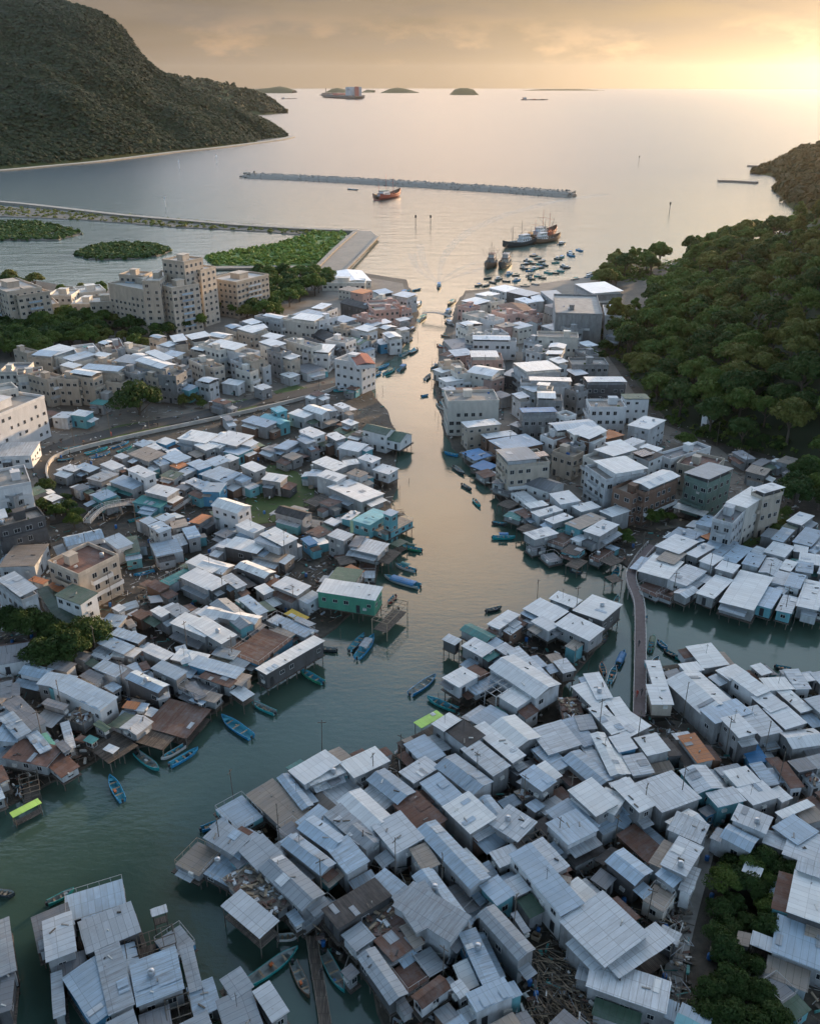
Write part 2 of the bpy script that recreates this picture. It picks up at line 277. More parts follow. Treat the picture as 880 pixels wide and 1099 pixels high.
# ---------------------------------------------------------------- survey of the roofs
# each tile: origin in the photo; each entry: three successive roof corners, height of the roof, form, sheet colour, wall colour
TILES = {
(0,880): """275 295 490 230 535 330 4.8 t b;330 415 530 335 570 455 5.8 f g;135 400 275 345 320 470 4.6 f d;178 415 290 378 335 520 6.8 f l;230 575 345 535 355 610 4.7 f d D;
395 545 490 508 580 730 6 f g;540 585 715 525 775 675 6.2 f b;265 650 390 570 460 770 5.6 f b;210 635 255 620 290 780 5 f g;-60 440 35 405 80 600 6 f g;520 490 700 430 715 500 4.4 x d;
620 365 680 345 690 375 4.6 a l;640 480 735 418 768 505 4.4 t g;740 525 790 508 880 660 5 f g;770 690 870 650 915 760 4.8 f b;680 740 770 710 800 780 4.4 x d;740 840 850 790 950 880 5 f g;
440 830 545 780 590 860 6 f g;575 800 690 760 720 840 5 f d;725 160 810 75 885 130 4.6 t n;-60 640 60 610 90 760 5.4 f d""",
(220,880): """0 70 70 8 180 75 5.6 f g;140 120 235 60 320 130 5.7 f g;230 195 318 135 495 275 6.3 g g;320 95 380 50 530 165 6.2 g b;385 25 450 -25 570 65 6.4 g b;500 110 585 65 685 155 6.1 f b;
580 40 640 0 710 75 5.8 g g;0 200 75 122 170 175 4.4 t b;80 240 185 175 350 330 4.3 j n;75 350 150 290 295 410 5.2 a l;335 385 370 365 415 410 4.1 f b;410 420 530 330 500 300 3.6 t g;
490 360 690 240 760 310 5.8 f k D;690 240 740 200 835 270 5.4 f b;775 315 900 255 1010 380 6.5 f g;565 470 640 420 700 480 4.8 f g;630 560 700 520 835 690 5.5 g g;650 410 770 330 830 400 4.1 j n;
700 490 820 410 880 500 4.5 f r;65 655 145 605 200 680 5.1 f g;200 705 265 665 350 775 5.6 f l;50 745 180 690 280 838 5 f g;770 600 850 550 900 640 4.2 t r;560 620 600 590 640 620 3.6 f d""",
(440,880): """35 40 110 0 325 210 6.6 g b;0 120 65 95 130 175 5.6 f n;15 225 90 190 245 345 6.1 g b;-60 350 20 262 195 440 6.5 f g;370 190 330 135 415 95 5 f l;440 80 330 10 420 -50 6 f l;430 90 530 40 560 80 4.6 x d;
415 145 500 105 705 330 6.9 f b;485 105 545 75 665 175 6.1 f l;645 265 690 235 765 300 5 f w;605 220 660 235 680 260 5.2 f n;290 270 360 230 415 310 5.4 f b;385 250 445 222 485 285 5.3 f l;
190 470 340 320 300 285 4 t b;285 385 350 345 525 500 7 g g;415 385 440 375 515 440 4.4 f g;205 470 270 450 425 640 5.3 f b;235 710 380 645 415 720 5.5 f b;165 680 205 655 240 710 4.9 f l;
10 710 120 630 160 680 5.4 g r W;565 10 680 -45 755 45 6.4 f b;625 410 790 302 1015 425 6.6 f l;790 560 1000 425 1030 520 5.5 a l;765 560 735 680 1040 770 5.1 f l;-40 440 0 420 60 500 4.8 f n;
640 880 700 820 800 860 4.6 f d;330 838 420 790 470 860 4.5 f n;150 838 210 800 260 860 4.4 f b;500 240 560 215 600 250 4.0 f r;600 20 640 0 660 30 4 f d""",
(650,880): """475 60 510 10 635 45 5.8 g b;5 160 75 108 195 190 6 g b;230 175 300 68 395 115 6.4 f l;205 220 240 190 315 235 5.3 f b;160 310 205 250 285 290 4.7 t n C;300 280 340 185 385 210 4.6 f l;
215 470 235 430 312 455 4.8 f l;50 60 120 20 270 150 3.5 f r N;385 90 420 20 290 -20 6 f l L;560 205 575 170 645 195 4.6 f l;645 90 665 40 740 75 4.8 f l;730 130 770 20 900 60 5.7 f l;
750 365 782 205 930 240 6.8 f w;785 200 795 150 930 180 7.3 f l;690 530 715 395 950 470 4.9 f b;605 510 615 460 900 560 4.3 a l;280 850 300 795 420 850 4.9 f c;640 660 700 620 800 680 4 t d;
-60 240 -20 200 40 240 3.8 f d""",
(0,670): """80 190 125 153 205 185 5.4 g b W;405 345 475 297 300 205 6 f b;155 240 200 195 290 235 5.5 f b;-10 160 0 95 120 140 4.5 f d;15 325 80 295 245 365 6 f d;175 325 200 305 262 345 5.4 f d;0 385 55 360 150 425 6 f b;
-30 470 20 405 90 440 5.4 f b;110 455 155 435 230 495 5.5 f b;20 540 90 470 190 560 5 f r;190 570 260 530 310 590 4 f r;-40 600 10 580 65 620 5 f r;-60 660 -10 640 60 690 4.5 f b;45 770 60 790 158 725 3 a m;
250 410 285 400 390 470 4.4 f l;345 475 370 455 410 465 4.2 f t;385 410 410 395 455 425 4.8 f e;385 175 430 145 505 190 5.5 f b;460 190 505 165 560 205 5.3 f d;520 215 565 185 690 240 6 g b D;640 265 690 255 720 290 4 f l;
625 180 670 150 770 190 6 f b;585 105 625 80 720 115 5.3 f w;705 140 745 100 830 150 5.4 f w;720 95 760 85 845 130 5.4 f b;455 125 480 95 525 110 4.4 f w;500 120 540 88 590 100 4.5 f w;405 75 450 47 555 85 5.3 f b;
455 40 490 15 590 55 5.5 f b;375 125 395 110 460 130 4 f l;495 415 560 365 620 395 5 g l;505 340 525 315 570 330 4 f o;555 350 580 320 605 335 4 f b;600 410 700 310 845 365 3.2 a r;735 250 790 210 880 255 4.5 t d;
780 310 805 290 845 315 4 f b;425 510 450 490 485 510 4 a w;230 490 260 475 290 510 5.4 f d;330 210 370 185 420 215 5 f d;430 255 465 235 500 255 4 f b;200 170 240 140 300 170 5 f d;300 130 330 110 370 130 4.5 f d;
475 440 560 500 455 570 2.2 d n;560 480 620 420 710 465 2.3 d n;570 160 600 150 640 170 4.2 f r;270 380 320 340 370 375 3.6 j n;80 620 150 600 200 660 3.2 x d;0 240 50 230 80 290 4.4 f d;-20 320 0 300 30 300 4.8 f n""",
(220,670): """-60 165 -20 130 130 205 5.4 f b;-20 215 10 190 115 240 5 f r;95 235 135 195 182 218 5 f n;105 275 150 250 190 290 4 a w;220 172 262 198 437 50 6.4 f w D;110 100 240 5 335 55 5.2 t r;350 595 490 515 550 570 5.6 f w;
415 620 550 570 590 600 5.2 f w;300 630 345 610 480 710 5 g b;480 670 580 610 645 660 4.4 t l;560 565 695 503 765 555 5.6 f w;670 630 740 585 850 680 6 g b;550 720 640 668 770 780 6 g w;
495 780 560 738 690 850 5.5 f g;690 825 800 770 900 870 6.1 f l;180 700 280 640 420 790 4.4 f n;50 745 150 690 230 770 4.4 t b T;380 810 470 745 580 850 4.9 f b;300 830 360 790 420 850 5.2 t d;20 830 70 795 140 840 4.8 f b;
780 740 870 690 985 800 5.2 f r N;500 640 540 620 560 640 4.5 f d;-80 250 -40 235 40 275 4.6 f d;-30 300 0 270 60 300 4.2 f n;30 120 60 90 120 130 4.4 f g;40 60 90 30 160 70 4.3 t r""",
(440,670): """133 60 160 40 205 65 5 f l;210 15 250 -10 345 40 5 g t;215 85 265 55 350 95 5.6 f w;350 95 390 75 440 105 5.5 f l;335 165 430 115 610 225 7.6 g w;400 110 450 95 630 205 6.6 f l;138 215 215 172 290 205 5.5 f w;
235 240 330 195 385 215 4.7 t b;310 265 380 225 430 250 5.4 x l;365 290 430 250 510 290 5.8 f w;245 385 330 330 405 365 4.4 f b;325 410 430 360 550 435 6.6 g w;20 400 105 355 140 375 5.6 a m;
92 405 160 362 218 385 6.6 f w;145 430 215 390 292 460 6.5 f k L;260 430 310 405 470 530 6 f w;215 510 280 475 405 575 6.4 f l;110 575 190 525 310 645 6.4 g b;45 650 120 612 218 695 5.9 f b;
140 745 240 690 345 790 6.4 f w;-20 490 60 455 150 530 5 f b;-40 600 60 540 110 590 5.6 f l;570 525 695 490 600 402 5.9 f l;505 515 560 490 660 570 5 f b;630 545 700 510 790 640 5.9 g b;455 615 510 580 585 650 6.7 f b;
510 585 555 562 608 625 6 f w;405 590 460 560 510 580 4 f d;475 740 515 715 555 745 4.6 f b;280 720 330 700 480 830 5.4 g b;655 680 745 635 855 730 7.2 f w;565 765 650 718 760 830 5.8 f b;715 205 775 200 845 295 5.9 f w;
668 255 725 238 785 330 5.5 f w;735 345 790 330 875 430 6 f w;800 310 860 300 900 400 5.8 f w;675 375 740 370 765 425 5.3 f g;625 395 680 380 770 480 5 f b;745 450 800 445 900 600 6.4 g w;720 525 760 520 830 640 5 f l;
820 460 880 445 900 500 5.9 f w;690 480 730 475 750 530 4.4 f l;820 650 900 630 960 700 5.9 f w;610 300 690 300 700 390 3.4 j r;30 690 70 740 110 720 4.4 f r;590 150 640 140 650 190 5 f l;430 680 480 660 500 700 3.6 j n;
600 610 640 590 660 650 3.6 f r;780 750 830 740 850 790 4 f n""",
(650,670): """335 90 430 80 515 160 5.4 f w;165 150 220 152 232 248 5.6 f w;168 247 250 250 252 325 5.5 f w B;255 215 385 180 515 305 6.6 g w;300 160 370 150 400 185 5.5 f w;455 185 530 160 590 200 6.5 f w;515 215 570 195 665 270 7 f w;
600 295 665 275 720 340 6.6 f w;650 345 730 325 825 400 6.4 f w;390 345 530 305 600 360 6.4 f b;475 385 545 370 610 445 7.4 f w;540 350 620 335 690 440 6.4 f l;730 185 790 185 850 260 5.8 f l;635 220 730 215 770 265 5.5 f w;
595 170 635 160 660 200 4.8 f w;795 205 890 190 900 220 5 f w;700 270 745 260 820 350 5.4 f w;820 305 890 290 960 360 6.2 f l;720 435 850 418 890 480 6.1 g w;750 560 820 545 860 590 5.3 f d;820 545 880 530 900 580 5.2 f g;
690 575 740 570 830 660 5 f r;805 615 850 605 890 650 4.4 j l;300 460 365 450 445 550 4.7 f o L;310 590 410 570 510 650 6.1 g l T;415 690 520 665 575 720 5.8 f l T;485 600 575 580 640 640 5.8 f w;540 670 640 640 695 710 5.9 f w;
590 575 640 568 720 650 5.4 f b;670 680 710 665 755 715 5 f w;550 735 520 800 660 830 6.2 f l;700 770 820 720 850 745 5.3 f w;690 830 770 780 880 840 5.8 f b;770 760 850 740 890 800 4.8 f n;15 460 85 447 125 505 6.2 f w;
120 465 205 448 260 515 6 f w;-30 500 40 490 115 600 5.9 g w;70 540 150 530 220 600 5.8 f l;125 650 270 600 370 715 5.9 f l;25 655 85 630 200 735 7.2 f w;-50 740 0 670 55 735 6.3 f w;250 800 340 750 420 800 5.9 g w;
0 395 90 350 140 430 5.9 f w;550 500 620 495 635 560 3.6 f u U;840 200 890 195 920 240 5.2 f l;860 690 900 680 920 740 4.5 f r R;380 760 420 740 450 770 4 f d;590 460 660 450 700 500 3.8 t n""",
(0,460): """260 430 400 398 425 430 6.8 g b W;430 450 490 430 528 475 5.8 f b W;255 160 290 145 320 165 5 f w;310 155 350 140 380 170 5 f b;415 145 460 130 515 150 5.3 f w;525 165 570 150 645 180 8 f w W;455 215 510 192 610 215 6.3 f b;
600 255 650 228 720 255 6.3 f w;550 300 590 275 645 320 4.2 f t;360 200 430 170 480 190 5.4 f g;380 270 440 250 495 265 5.2 f b;530 100 600 75 690 100 5.3 f n;660 110 720 90 800 110 5.4 f b;600 70 640 60 680 75 5 f w;
700 150 740 135 770 150 4.6 f o;720 180 770 155 800 170 4.7 f b;800 65 850 50 900 70 5.3 f w;735 35 790 5 870 35 6 f w;770 140 820 125 870 150 5.2 f b;760 215 800 200 850 215 5 f l;800 235 850 215 895 240 5 f b;845 185 890 165 930 190 5.4 f w;
575 375 615 360 650 375 5 f b;640 365 685 345 720 360 5 f b;610 395 660 378 720 400 7.1 f b L;700 380 760 370 800 390 5 f n;620 460 720 440 790 475 5 t b L;750 410 800 400 865 430 5.2 f b;780 380 830 350 870 360 4.7 f o;
770 545 825 517 920 560 6 f w;745 605 810 572 905 625 6.5 f w;660 610 760 560 790 580 4.3 t t;705 795 765 757 880 820 6 f w;805 755 850 728 920 755 6 f w;620 745 655 728 680 760 5.3 f w;680 740 730 718 790 745 5 f g;
460 735 490 720 515 735 6 f w;410 800 450 760 510 780 5.2 f b;475 830 510 820 560 850 5 f b;160 660 230 640 360 770 6 g e;120 620 145 605 185 630 5.6 f o;185 650 230 622 275 650 6 f o;0 560 60 478 185 488 5.8 f n;
470 110 500 100 540 110 5 f l;550 60 590 45 630 55 4.6 f b;630 130 670 120 700 140 4.8 f b;680 90 720 80 760 95 5 f w;640 50 680 35 730 45 5 f w;420 250 450 235 480 250 4.4 f t;580 175 620 185 650 205 4.5 f e;
660 190 700 170 740 190 4.8 f e;720 240 750 225 780 240 4.2 f d;600 640 640 620 690 650 3.8 f r N;540 760 580 740 610 765 4 f r N;510 790 540 780 580 800 4 f n;560 690 600 680 640 700 3.4 x d;500 450 560 440 580 500 4.5 f e;
110 250 160 235 210 250 4.5 f e;180 280 220 265 270 275 4 f w;300 240 340 225 360 240 4.2 f d""",
(220,460): """30 45 100 10 185 35 6 f w;0 65 30 50 60 75 5.3 f w;140 60 170 45 220 55 5.4 f w;80 90 150 60 200 80 4.4 f b;390 10 440 -5 485 20 7.4 f w W;380 40 420 30 455 50 6.6 f b;285 75 340 45 380 60 5 f b;500 25 540 15 580 35 7 f w G;
550 75 590 50 650 75 6 f w;620 75 650 65 680 85 5.6 f l;650 5 700 -25 800 25 7.6 g e W;445 135 500 115 595 145 6.4 f w;565 130 620 122 650 140 5.8 f w;460 190 500 170 575 195 6.8 f w L;585 180 620 165 650 190 6.6 f n L;
630 118 665 103 722 120 7.6 f w L;690 165 730 145 790 165 5.9 f w L;510 240 640 298 710 255 5.4 f w;-10 185 60 155 130 190 6 f b;110 200 150 185 185 205 5.4 f b;150 150 195 135 250 160 7.6 f w;235 205 265 182 315 208 6 f w;
-10 255 20 220 70 240 6 f b;30 300 85 272 190 300 8.3 g w W;290 330 330 305 440 330 6.6 g k G;130 395 175 375 245 405 6.6 f w;230 430 290 405 395 440 7.3 f w;205 455 240 435 330 470 6.6 f g;85 480 130 445 225 490 5.4 f w;
45 480 90 450 120 460 5.1 f l;200 510 240 480 330 510 5 t n;130 560 175 535 298 570 6.3 g w;280 640 335 607 422 650 5.9 f w;205 650 245 635 290 660 5.3 f w;70 610 110 595 190 630 5.9 f l;-30 560 20 525 100 562 6.2 g w;
-60 610 0 583 90 630 6.4 f w;25 715 90 690 240 770 6.3 g g;140 700 180 685 285 735 5.9 f b;0 755 30 725 185 800 6.4 g w;-60 800 0 770 130 840 6.3 f w;260 775 300 750 430 820 4.8 t b;328 760 360 742 425 775 3 a y;
505 435 545 412 615 430 7.2 f l;590 480 620 440 655 450 6 f d;605 490 650 450 760 465 5.8 f l;610 370 690 325 750 350 7 f c T;700 400 800 350 830 375 5.3 t n T;730 345 760 330 790 345 8.4 f b T;560 365 600 335 635 345 5.5 f w T;
690 698 720 650 500 623 7.4 f w E;505 620 545 567 640 590 5 f e;575 570 600 558 670 575 4.2 a o;690 780 770 700 790 740 4.6 x n;395 450 430 440 470 465 4.2 f u U;490 380 520 365 560 380 4 f w;415 385 440 360 470 380 3.2 t n;
700 540 750 495 785 520 3.0 d n;410 300 480 270 510 295 2.3 d n;500 640 560 600 600 620 3.6 f d;760 470 800 450 830 465 3 a e;0 130 60 110 100 130 4.8 f b;60 120 100 105 140 120 4.6 f w;240 80 290 60 320 80 4.2 f d;
320 110 360 95 400 110 4.4 f n;420 190 440 165 470 180 4.8 f l;470 300 520 280 560 300 3.6 f r;420 420 470 400 500 430 3.6 f r;600 20 640 0 660 20 5 f k;20 340 60 330 90 360 4.4 f e;40 430 80 410 130 425 4.4 f d;
540 530 600 520 640 545 3.4 d n;640 540 700 540 720 570 3 t r""",
(440,460): """345 235 395 210 430 240 4.4 t d;335 220 360 205 400 215 5 f d;215 95 280 80 300 115 4.2 f u;460 200 520 170 610 215 7.2 g d W;420 255 470 245 540 295 4.9 t w W;470 305 540 292 575 310 5.8 f w;500 340 590 315 622 335 5.8 f w;
575 265 650 255 695 295 6.8 f w;555 370 630 345 662 365 5.8 f w;665 315 740 297 785 320 6.2 f w;640 385 740 343 795 370 6.6 f n G;715 415 790 372 848 398 7 f w;470 425 560 400 600 430 5 f w;780 335 850 312 890 340 6.2 f w;
570 450 620 415 670 440 4.5 t r;620 500 660 470 720 490 4 f k;540 505 590 495 640 520 3 t d;385 355 410 340 435 375 4 f t;575 695 610 668 705 700 5.9 f w;470 735 535 697 655 742 5.9 f w;675 740 750 680 868 718 6.6 f w;
500 790 540 770 620 800 5.6 f w;600 800 660 760 790 820 6.2 f w;320 800 400 745 440 770 5.4 f w;250 150 300 130 330 160 3.4 a u;430 340 480 325 520 350 4.4 f r;360 310 400 290 440 310 3.2 d n;440 410 480 390 520 410 3 d n;
640 560 680 530 720 550 2.6 d n;780 540 830 520 880 540 2.4 d n;480 470 530 460 560 480 3.4 t d;740 520 800 480 850 470 3.4 t r;420 790 450 775 490 795 4 f r;800 610 840 600 880 620 2.5 d n;270 175 320 165 350 190 3.4 f r;
660 450 700 430 740 440 4.8 f l""",
(650,460): """280 320 300 305 415 340 3.8 a w;370 385 410 353 450 380 5.8 f b;575 170 600 148 670 170 5.4 f n;790 60 820 42 890 70 5 f g;725 180 750 170 805 195 5.6 f d;520 95 560 90 620 120 5 f d;745 375 795 340 852 358 5 f w;
680 450 725 405 775 415 5.3 f b;770 460 820 405 890 425 5.4 f b;650 500 690 460 770 485 5.3 f w;250 440 300 402 375 440 5.3 f b;210 475 285 430 380 460 6.2 f w;210 530 260 490 325 515 5.8 f n;138 578 200 515 300 560 5.3 f w;
330 510 400 470 440 490 5.8 f w;405 480 430 455 480 470 5.2 f b;430 510 500 455 540 470 5.3 f b;475 530 540 475 590 500 5.4 f b;385 540 430 510 475 535 6.3 f w;450 570 480 540 550 560 6.7 f w;250 610 330 555 400 590 5.4 f l;
280 665 330 635 375 660 5 g l;375 670 450 600 520 620 5.4 f w;475 700 555 580 680 610 5.9 f w;560 550 590 505 655 520 5.9 f b;630 580 660 525 720 545 5.9 g l;710 570 740 535 785 550 5.4 f w;675 625 700 580 760 590 5.5 f l;
735 640 760 590 820 600 6.3 f b;605 715 650 645 725 660 5.3 f b T;700 740 730 680 790 690 5.3 f l T;785 720 820 620 900 640 5.9 f w;840 735 870 680 930 690 5.4 f b;795 545 800 505 890 520 5.2 f w;780 580 785 540 850 550 5.2 f b;
770 500 775 475 830 485 5 f w;870 590 890 540 960 550 5.4 f l;870 640 890 600 960 610 5.6 f b;130 640 200 600 240 650 3.2 t r;210 670 260 630 300 660 3 t r;830 500 870 470 900 480 5 f b;590 500 620 480 660 500 4.6 f l;
460 440 500 430 520 455 4.4 f d;390 440 430 425 460 440 4.2 f o;600 140 640 120 680 130 4.6 f d;700 130 740 110 800 130 4.8 f n;560 610 575 590 600 600 5.6 f l;690 665 715 640 760 645 5 f l;330 460 380 445 400 460 4.6 f b""",
}
TOWN = {
(0,260): """115 455 150 440 190 465 9 p b B;155 440 240 418 290 440 9 p w C;240 460 330 440 370 465 9 p l C;300 425 380 415 420 450 9 q t W;0 530 40 495 80 520 9 q d C;75 520 170 510 190 530 9 q z C;250 500 285 490 310 515 9 p w C;
290 530 330 515 365 545 11.5 p w B;340 515 370 500 425 545 11 p b B;390 490 430 480 460 500 10 q n B;460 480 510 460 545 490 11 p g L;505 460 560 445 600 470 11 p w W;560 480 620 465 675 510 12 p w B;600 450 640 442 705 485 12 p w G;
670 455 705 443 745 465 10 p b G;700 380 750 375 795 400 11 p w B;765 375 840 365 885 385 11 p w C;640 410 680 400 700 420 10 p w W;440 400 490 395 540 430 9 q z L;495 430 540 415 560 440 9 q n C;700 590 740 575 785 600 6.5 f b T;
120 540 175 525 235 550 10 q n B;240 560 270 540 310 560 9.5 q n B;480 520 530 505 560 540 10 q n G;570 540 600 530 615 560 9 q n B;780 480 830 470 850 500 9 q n C;820 420 860 410 900 440 11 q n C;215 715 255 692 300 705 5.4 f l L;
290 705 325 688 375 700 6 f w T;380 610 420 590 450 610 6.5 f w L;370 660 400 645 430 660 5 f t;420 430 470 425 490 450 9 q n B;390 405 430 395 450 410 9 p w G;610 380 640 372 670 385 9 p l B;640 540 680 520 700 550 10 q n G;
770 430 800 420 830 440 10 p w B;830 500 870 490 900 510 9 q n B;440 570 480 550 500 570 8 q n B;700 520 740 510 760 530 9 q g G;800 560 840 545 870 565 7.5 p w L;380 460 410 450 440 470 9 p w C;0 700 30 680 60 700 6 q n G;
180 700 210 690 230 710 5 f r;60 440 100 430 120 450 8 q n B""",
(220,260): """0 375 40 362 70 385 10 p w C;20 415 70 400 150 450 11.5 p w W;140 315 180 308 210 330 10 p w G;85 340 130 332 160 350 9 p b B;135 350 180 340 222 362 10 p w B;190 340 240 335 290 350 10 p w C;235 380 270 370 310 395 11 p w G;
205 290 235 282 300 310 11.5 p w L;310 300 350 285 400 325 12 p w C;360 290 420 275 470 300 11.5 p b B;440 265 480 250 530 262 10 p w L;430 310 500 295 560 300 11 q n W;520 310 570 300 610 325 10 p b C;610 300 650 292 730 310 10 q n P;
690 195 740 190 770 210 9 p b C;525 115 640 110 660 150 6 g w C;560 235 610 225 640 260 9 g k D;670 240 780 235 800 250 9 q n P;680 262 770 255 840 265 9 q b P;440 360 510 350 550 380 8.5 g k D;405 390 430 385 500 450 8.5 g k D;
570 395 620 380 665 400 8.5 g e L;500 400 540 385 570 410 9 q n W;600 345 640 335 690 355 10 p w W;730 370 780 365 840 380 7.5 p w W;690 400 730 395 780 410 5.6 f w U;715 345 760 335 790 350 8 p w C;225 405 270 395 330 415 11 p w C;
330 400 370 390 420 430 10 q w C;400 440 430 415 485 445 8.6 p w W;310 540 350 530 385 545 4.8 f w L;360 510 430 495 510 515 4.8 f d;485 460 520 452 545 465 6.5 f w L;70 575 100 560 135 580 5.8 f w L;155 730 200 712 270 745 5.8 f b;
230 710 270 698 320 735 6 g c T;270 680 310 672 335 690 7.6 f c T;345 700 385 685 425 710 5.8 f w L;405 675 450 660 500 690 7.4 g w L;480 670 510 665 535 690 6.8 f b;530 665 560 657 583 675 6.4 f w W;40 790 100 770 180 800 5.9 g w;
150 810 180 802 225 820 5.3 f w;390 770 430 757 480 770 7.2 f w L;385 795 410 790 450 810 6.2 f b;505 785 540 778 580 800 7 f w G;560 735 590 725 610 745 6 f w;650 755 690 735 760 765 8 g e W;70 715 100 710 130 725 4.8 f d;
150 470 200 460 230 480 10 q n B;260 440 300 430 330 450 10 q n G;110 480 150 470 180 490 9 q n L;300 460 340 450 370 470 9 p w B;60 440 100 430 130 450 9 p w C;530 350 560 340 590 355 9 q n B;470 330 510 320 540 340 9 q n W;
640 330 680 320 710 335 9 p l B;700 320 740 315 760 330 8.5 p w C;780 310 820 305 840 315 7.5 p l G;640 400 660 390 690 400 7 q n G;600 430 640 420 680 440 6 f b;180 500 210 490 240 510 7.5 q n L;130 520 160 510 190 530 7.5 q n C;
690 230 720 220 740 230 9 q n C;760 210 800 200 830 220 8.5 p l L;600 200 640 190 680 200 7 f o P;550 190 590 180 620 195 7 f n C;580 600 600 590 630 600 4 f r;780 350 820 345 840 355 6 p l L;760 270 800 262 840 275 7 q n P;
30 650 60 640 90 660 5 f r;0 410 20 400 40 410 10 q n W;430 620 460 610 490 620 5 f r;200 590 240 580 270 595 5.5 f l;0 810 40 800 70 820 5 f w""",
(440,260): """215 235 270 225 300 245 7 p w C;330 185 390 175 400 200 7 f w L;365 250 470 245 480 280 8.6 g r C;490 210 530 210 540 240 7 f w L;540 200 600 198 605 250 8 f g G;555 255 600 250 610 285 9 f d G;445 290 480 280 500 300 8 q n P;
475 320 485 285 530 285 9 g r W;220 290 280 280 330 300 8.6 q n C;190 320 250 312 290 330 9 p w W;265 375 430 378 430 395 9 p w W;310 360 370 355 380 375 8.6 q l L;530 365 680 370 685 390 10 q n C;580 410 640 415 645 440 9.6 p w C;
430 490 560 480 570 520 10 p w L;570 435 630 440 640 460 10 p w C;560 470 600 465 630 490 10 p w L;460 545 650 550 660 570 10.4 p w L;530 570 590 575 580 590 11.5 p w C;525 605 620 608 630 635 11 p w G;455 675 590 672 600 695 9.6 p u G;
165 650 355 645 340 605 11.5 q b C;240 520 290 495 330 530 9 g w C;140 400 220 395 240 430 5.6 f d;95 520 130 512 165 525 7.2 f w L;120 555 190 545 240 560 6.6 f w W;190 595 310 590 320 605 7.4 f r;120 490 200 485 260 500 6.6 q n B;
250 440 370 440 380 470 7.6 p l P;160 440 230 435 240 460 6.6 f l P;215 735 340 722 380 745 8.4 f w B;295 785 410 770 430 790 7.4 f w N;330 810 470 785 520 830 7.6 f b N;575 735 740 718 785 745 9.6 p l C;645 765 770 750 785 775 10.4 f w C;
700 805 740 790 765 812 9 f w W;765 775 820 770 835 795 7 f o N;715 545 865 545 865 570 10.4 p w D;730 645 860 645 870 675 9.6 q n W;605 285 780 290 790 220 13 q l G;680 165 790 160 795 200 13 p w G;655 475 790 475 780 500 7 q b G;
690 410 730 405 735 425 5.6 f w;540 340 600 330 640 350 7 f l L;230 380 260 370 300 385 8 q n C;340 280 400 270 440 290 8 q n P;290 310 330 300 370 315 8.5 q n W;400 200 450 190 480 215 7.6 f g D;270 210 320 200 340 215 6.5 f w L;
170 520 220 515 240 535 7 q n C;380 540 420 520 440 560 7 f g D;130 600 160 590 180 605 5.6 f l;480 440 520 430 560 450 9 q n L;470 400 500 390 530 400 8.5 q n L;640 600 680 590 710 610 8 q n G;600 700 640 690 680 705 9 q n W;
500 700 540 690 560 710 8 f r;120 460 150 450 180 465 6 f r;340 335 400 325 440 340 8 f n P;200 260 240 250 270 262 6.5 q n P;455 590 500 580 520 610 8.6 p l L;420 620 460 615 470 640 7.5 p l L;640 520 690 515 700 540 7 f l D;
680 440 720 435 740 460 6 q g G;230 470 280 462 320 480 7 f r P;480 740 520 720 550 750 6.5 f w W;410 745 440 735 460 750 6 f g G;540 790 590 775 620 800 7.4 q n W;620 340 660 335 690 355 8 q l G;200 345 240 340 270 355 8 q n C;
395 335 450 325 470 345 8 f l C;290 555 340 540 360 560 7.4 f d P;330 620 370 610 400 630 5.6 f d;280 230 330 222 360 240 7 q n C;430 230 470 225 490 245 7.5 f b L""",
(650,260): """65 620 160 620 178 642 9.6 f e W;95 745 160 710 230 735 8.6 f w G;0 822 60 812 125 850 9.6 f w C;830 700 860 680 900 700 5 f d;790 820 840 800 900 830 5 f l;0 380 40 370 70 390 5 f d;
60 820 110 800 150 820 8 f l W""",
(0,460): """-50 175 95 150 112 215 10 q b W;0 400 175 355 150 320 9 q n D;210 540 360 470 462 522 9.6 q z B;80 680 150 652 15 588 9.6 p l L;230 680 300 640 378 685 8.6 f e W;-20 110 20 60 100 100 6 f l W;-40 260 0 240 90 260 7.5 q n G;
-30 340 20 330 90 350 9 p w D""",
(440,460): """360 80 520 65 575 115 11 p g B;715 90 840 55 900 90 10.4 p w C;725 130 880 105 1010 150 11.4 p w L;640 0 700 -20 770 20 9.6 p w N;700 45 750 20 775 45 9 f w W;765 20 830 5 850 30 7 f o N;580 40 620 20 650 50 8 f r N;
590 90 630 70 650 110 7.4 q n B;640 60 680 50 700 70 8 q d G""",
(650,460): """105 100 160 80 222 110 9.8 f k W;140 75 170 62 222 85 9.4 f w W;220 100 370 55 420 75 8 q d W;300 140 350 95 490 105 7.6 q r B;100 215 230 163 298 188 10.6 p w N;35 240 100 212 160 245 8.8 q n N;330 170 425 130 510 165 11.6 p g V;
500 295 595 235 662 265 11.6 f w C;600 240 680 218 735 240 12.2 p w B;445 365 520 385 580 325 9.6 q d L""",
}
SX, SY = 230/880.0, 220/842.0
def parse(tab):
    for (x0, y0), s in tab.items():
        for e in s.replace('\n', '').split(';'):
            t = e.split()
            if len(t) < 8: continue
            q = [float(a) for a in t[:6]]
            yield [(x0+q[i]*SX, y0+q[i+1]*SY) for i in (0, 2, 4)], float(t[6]), t[7], t[8], (t[9] if len(t) > 9 else 'G')
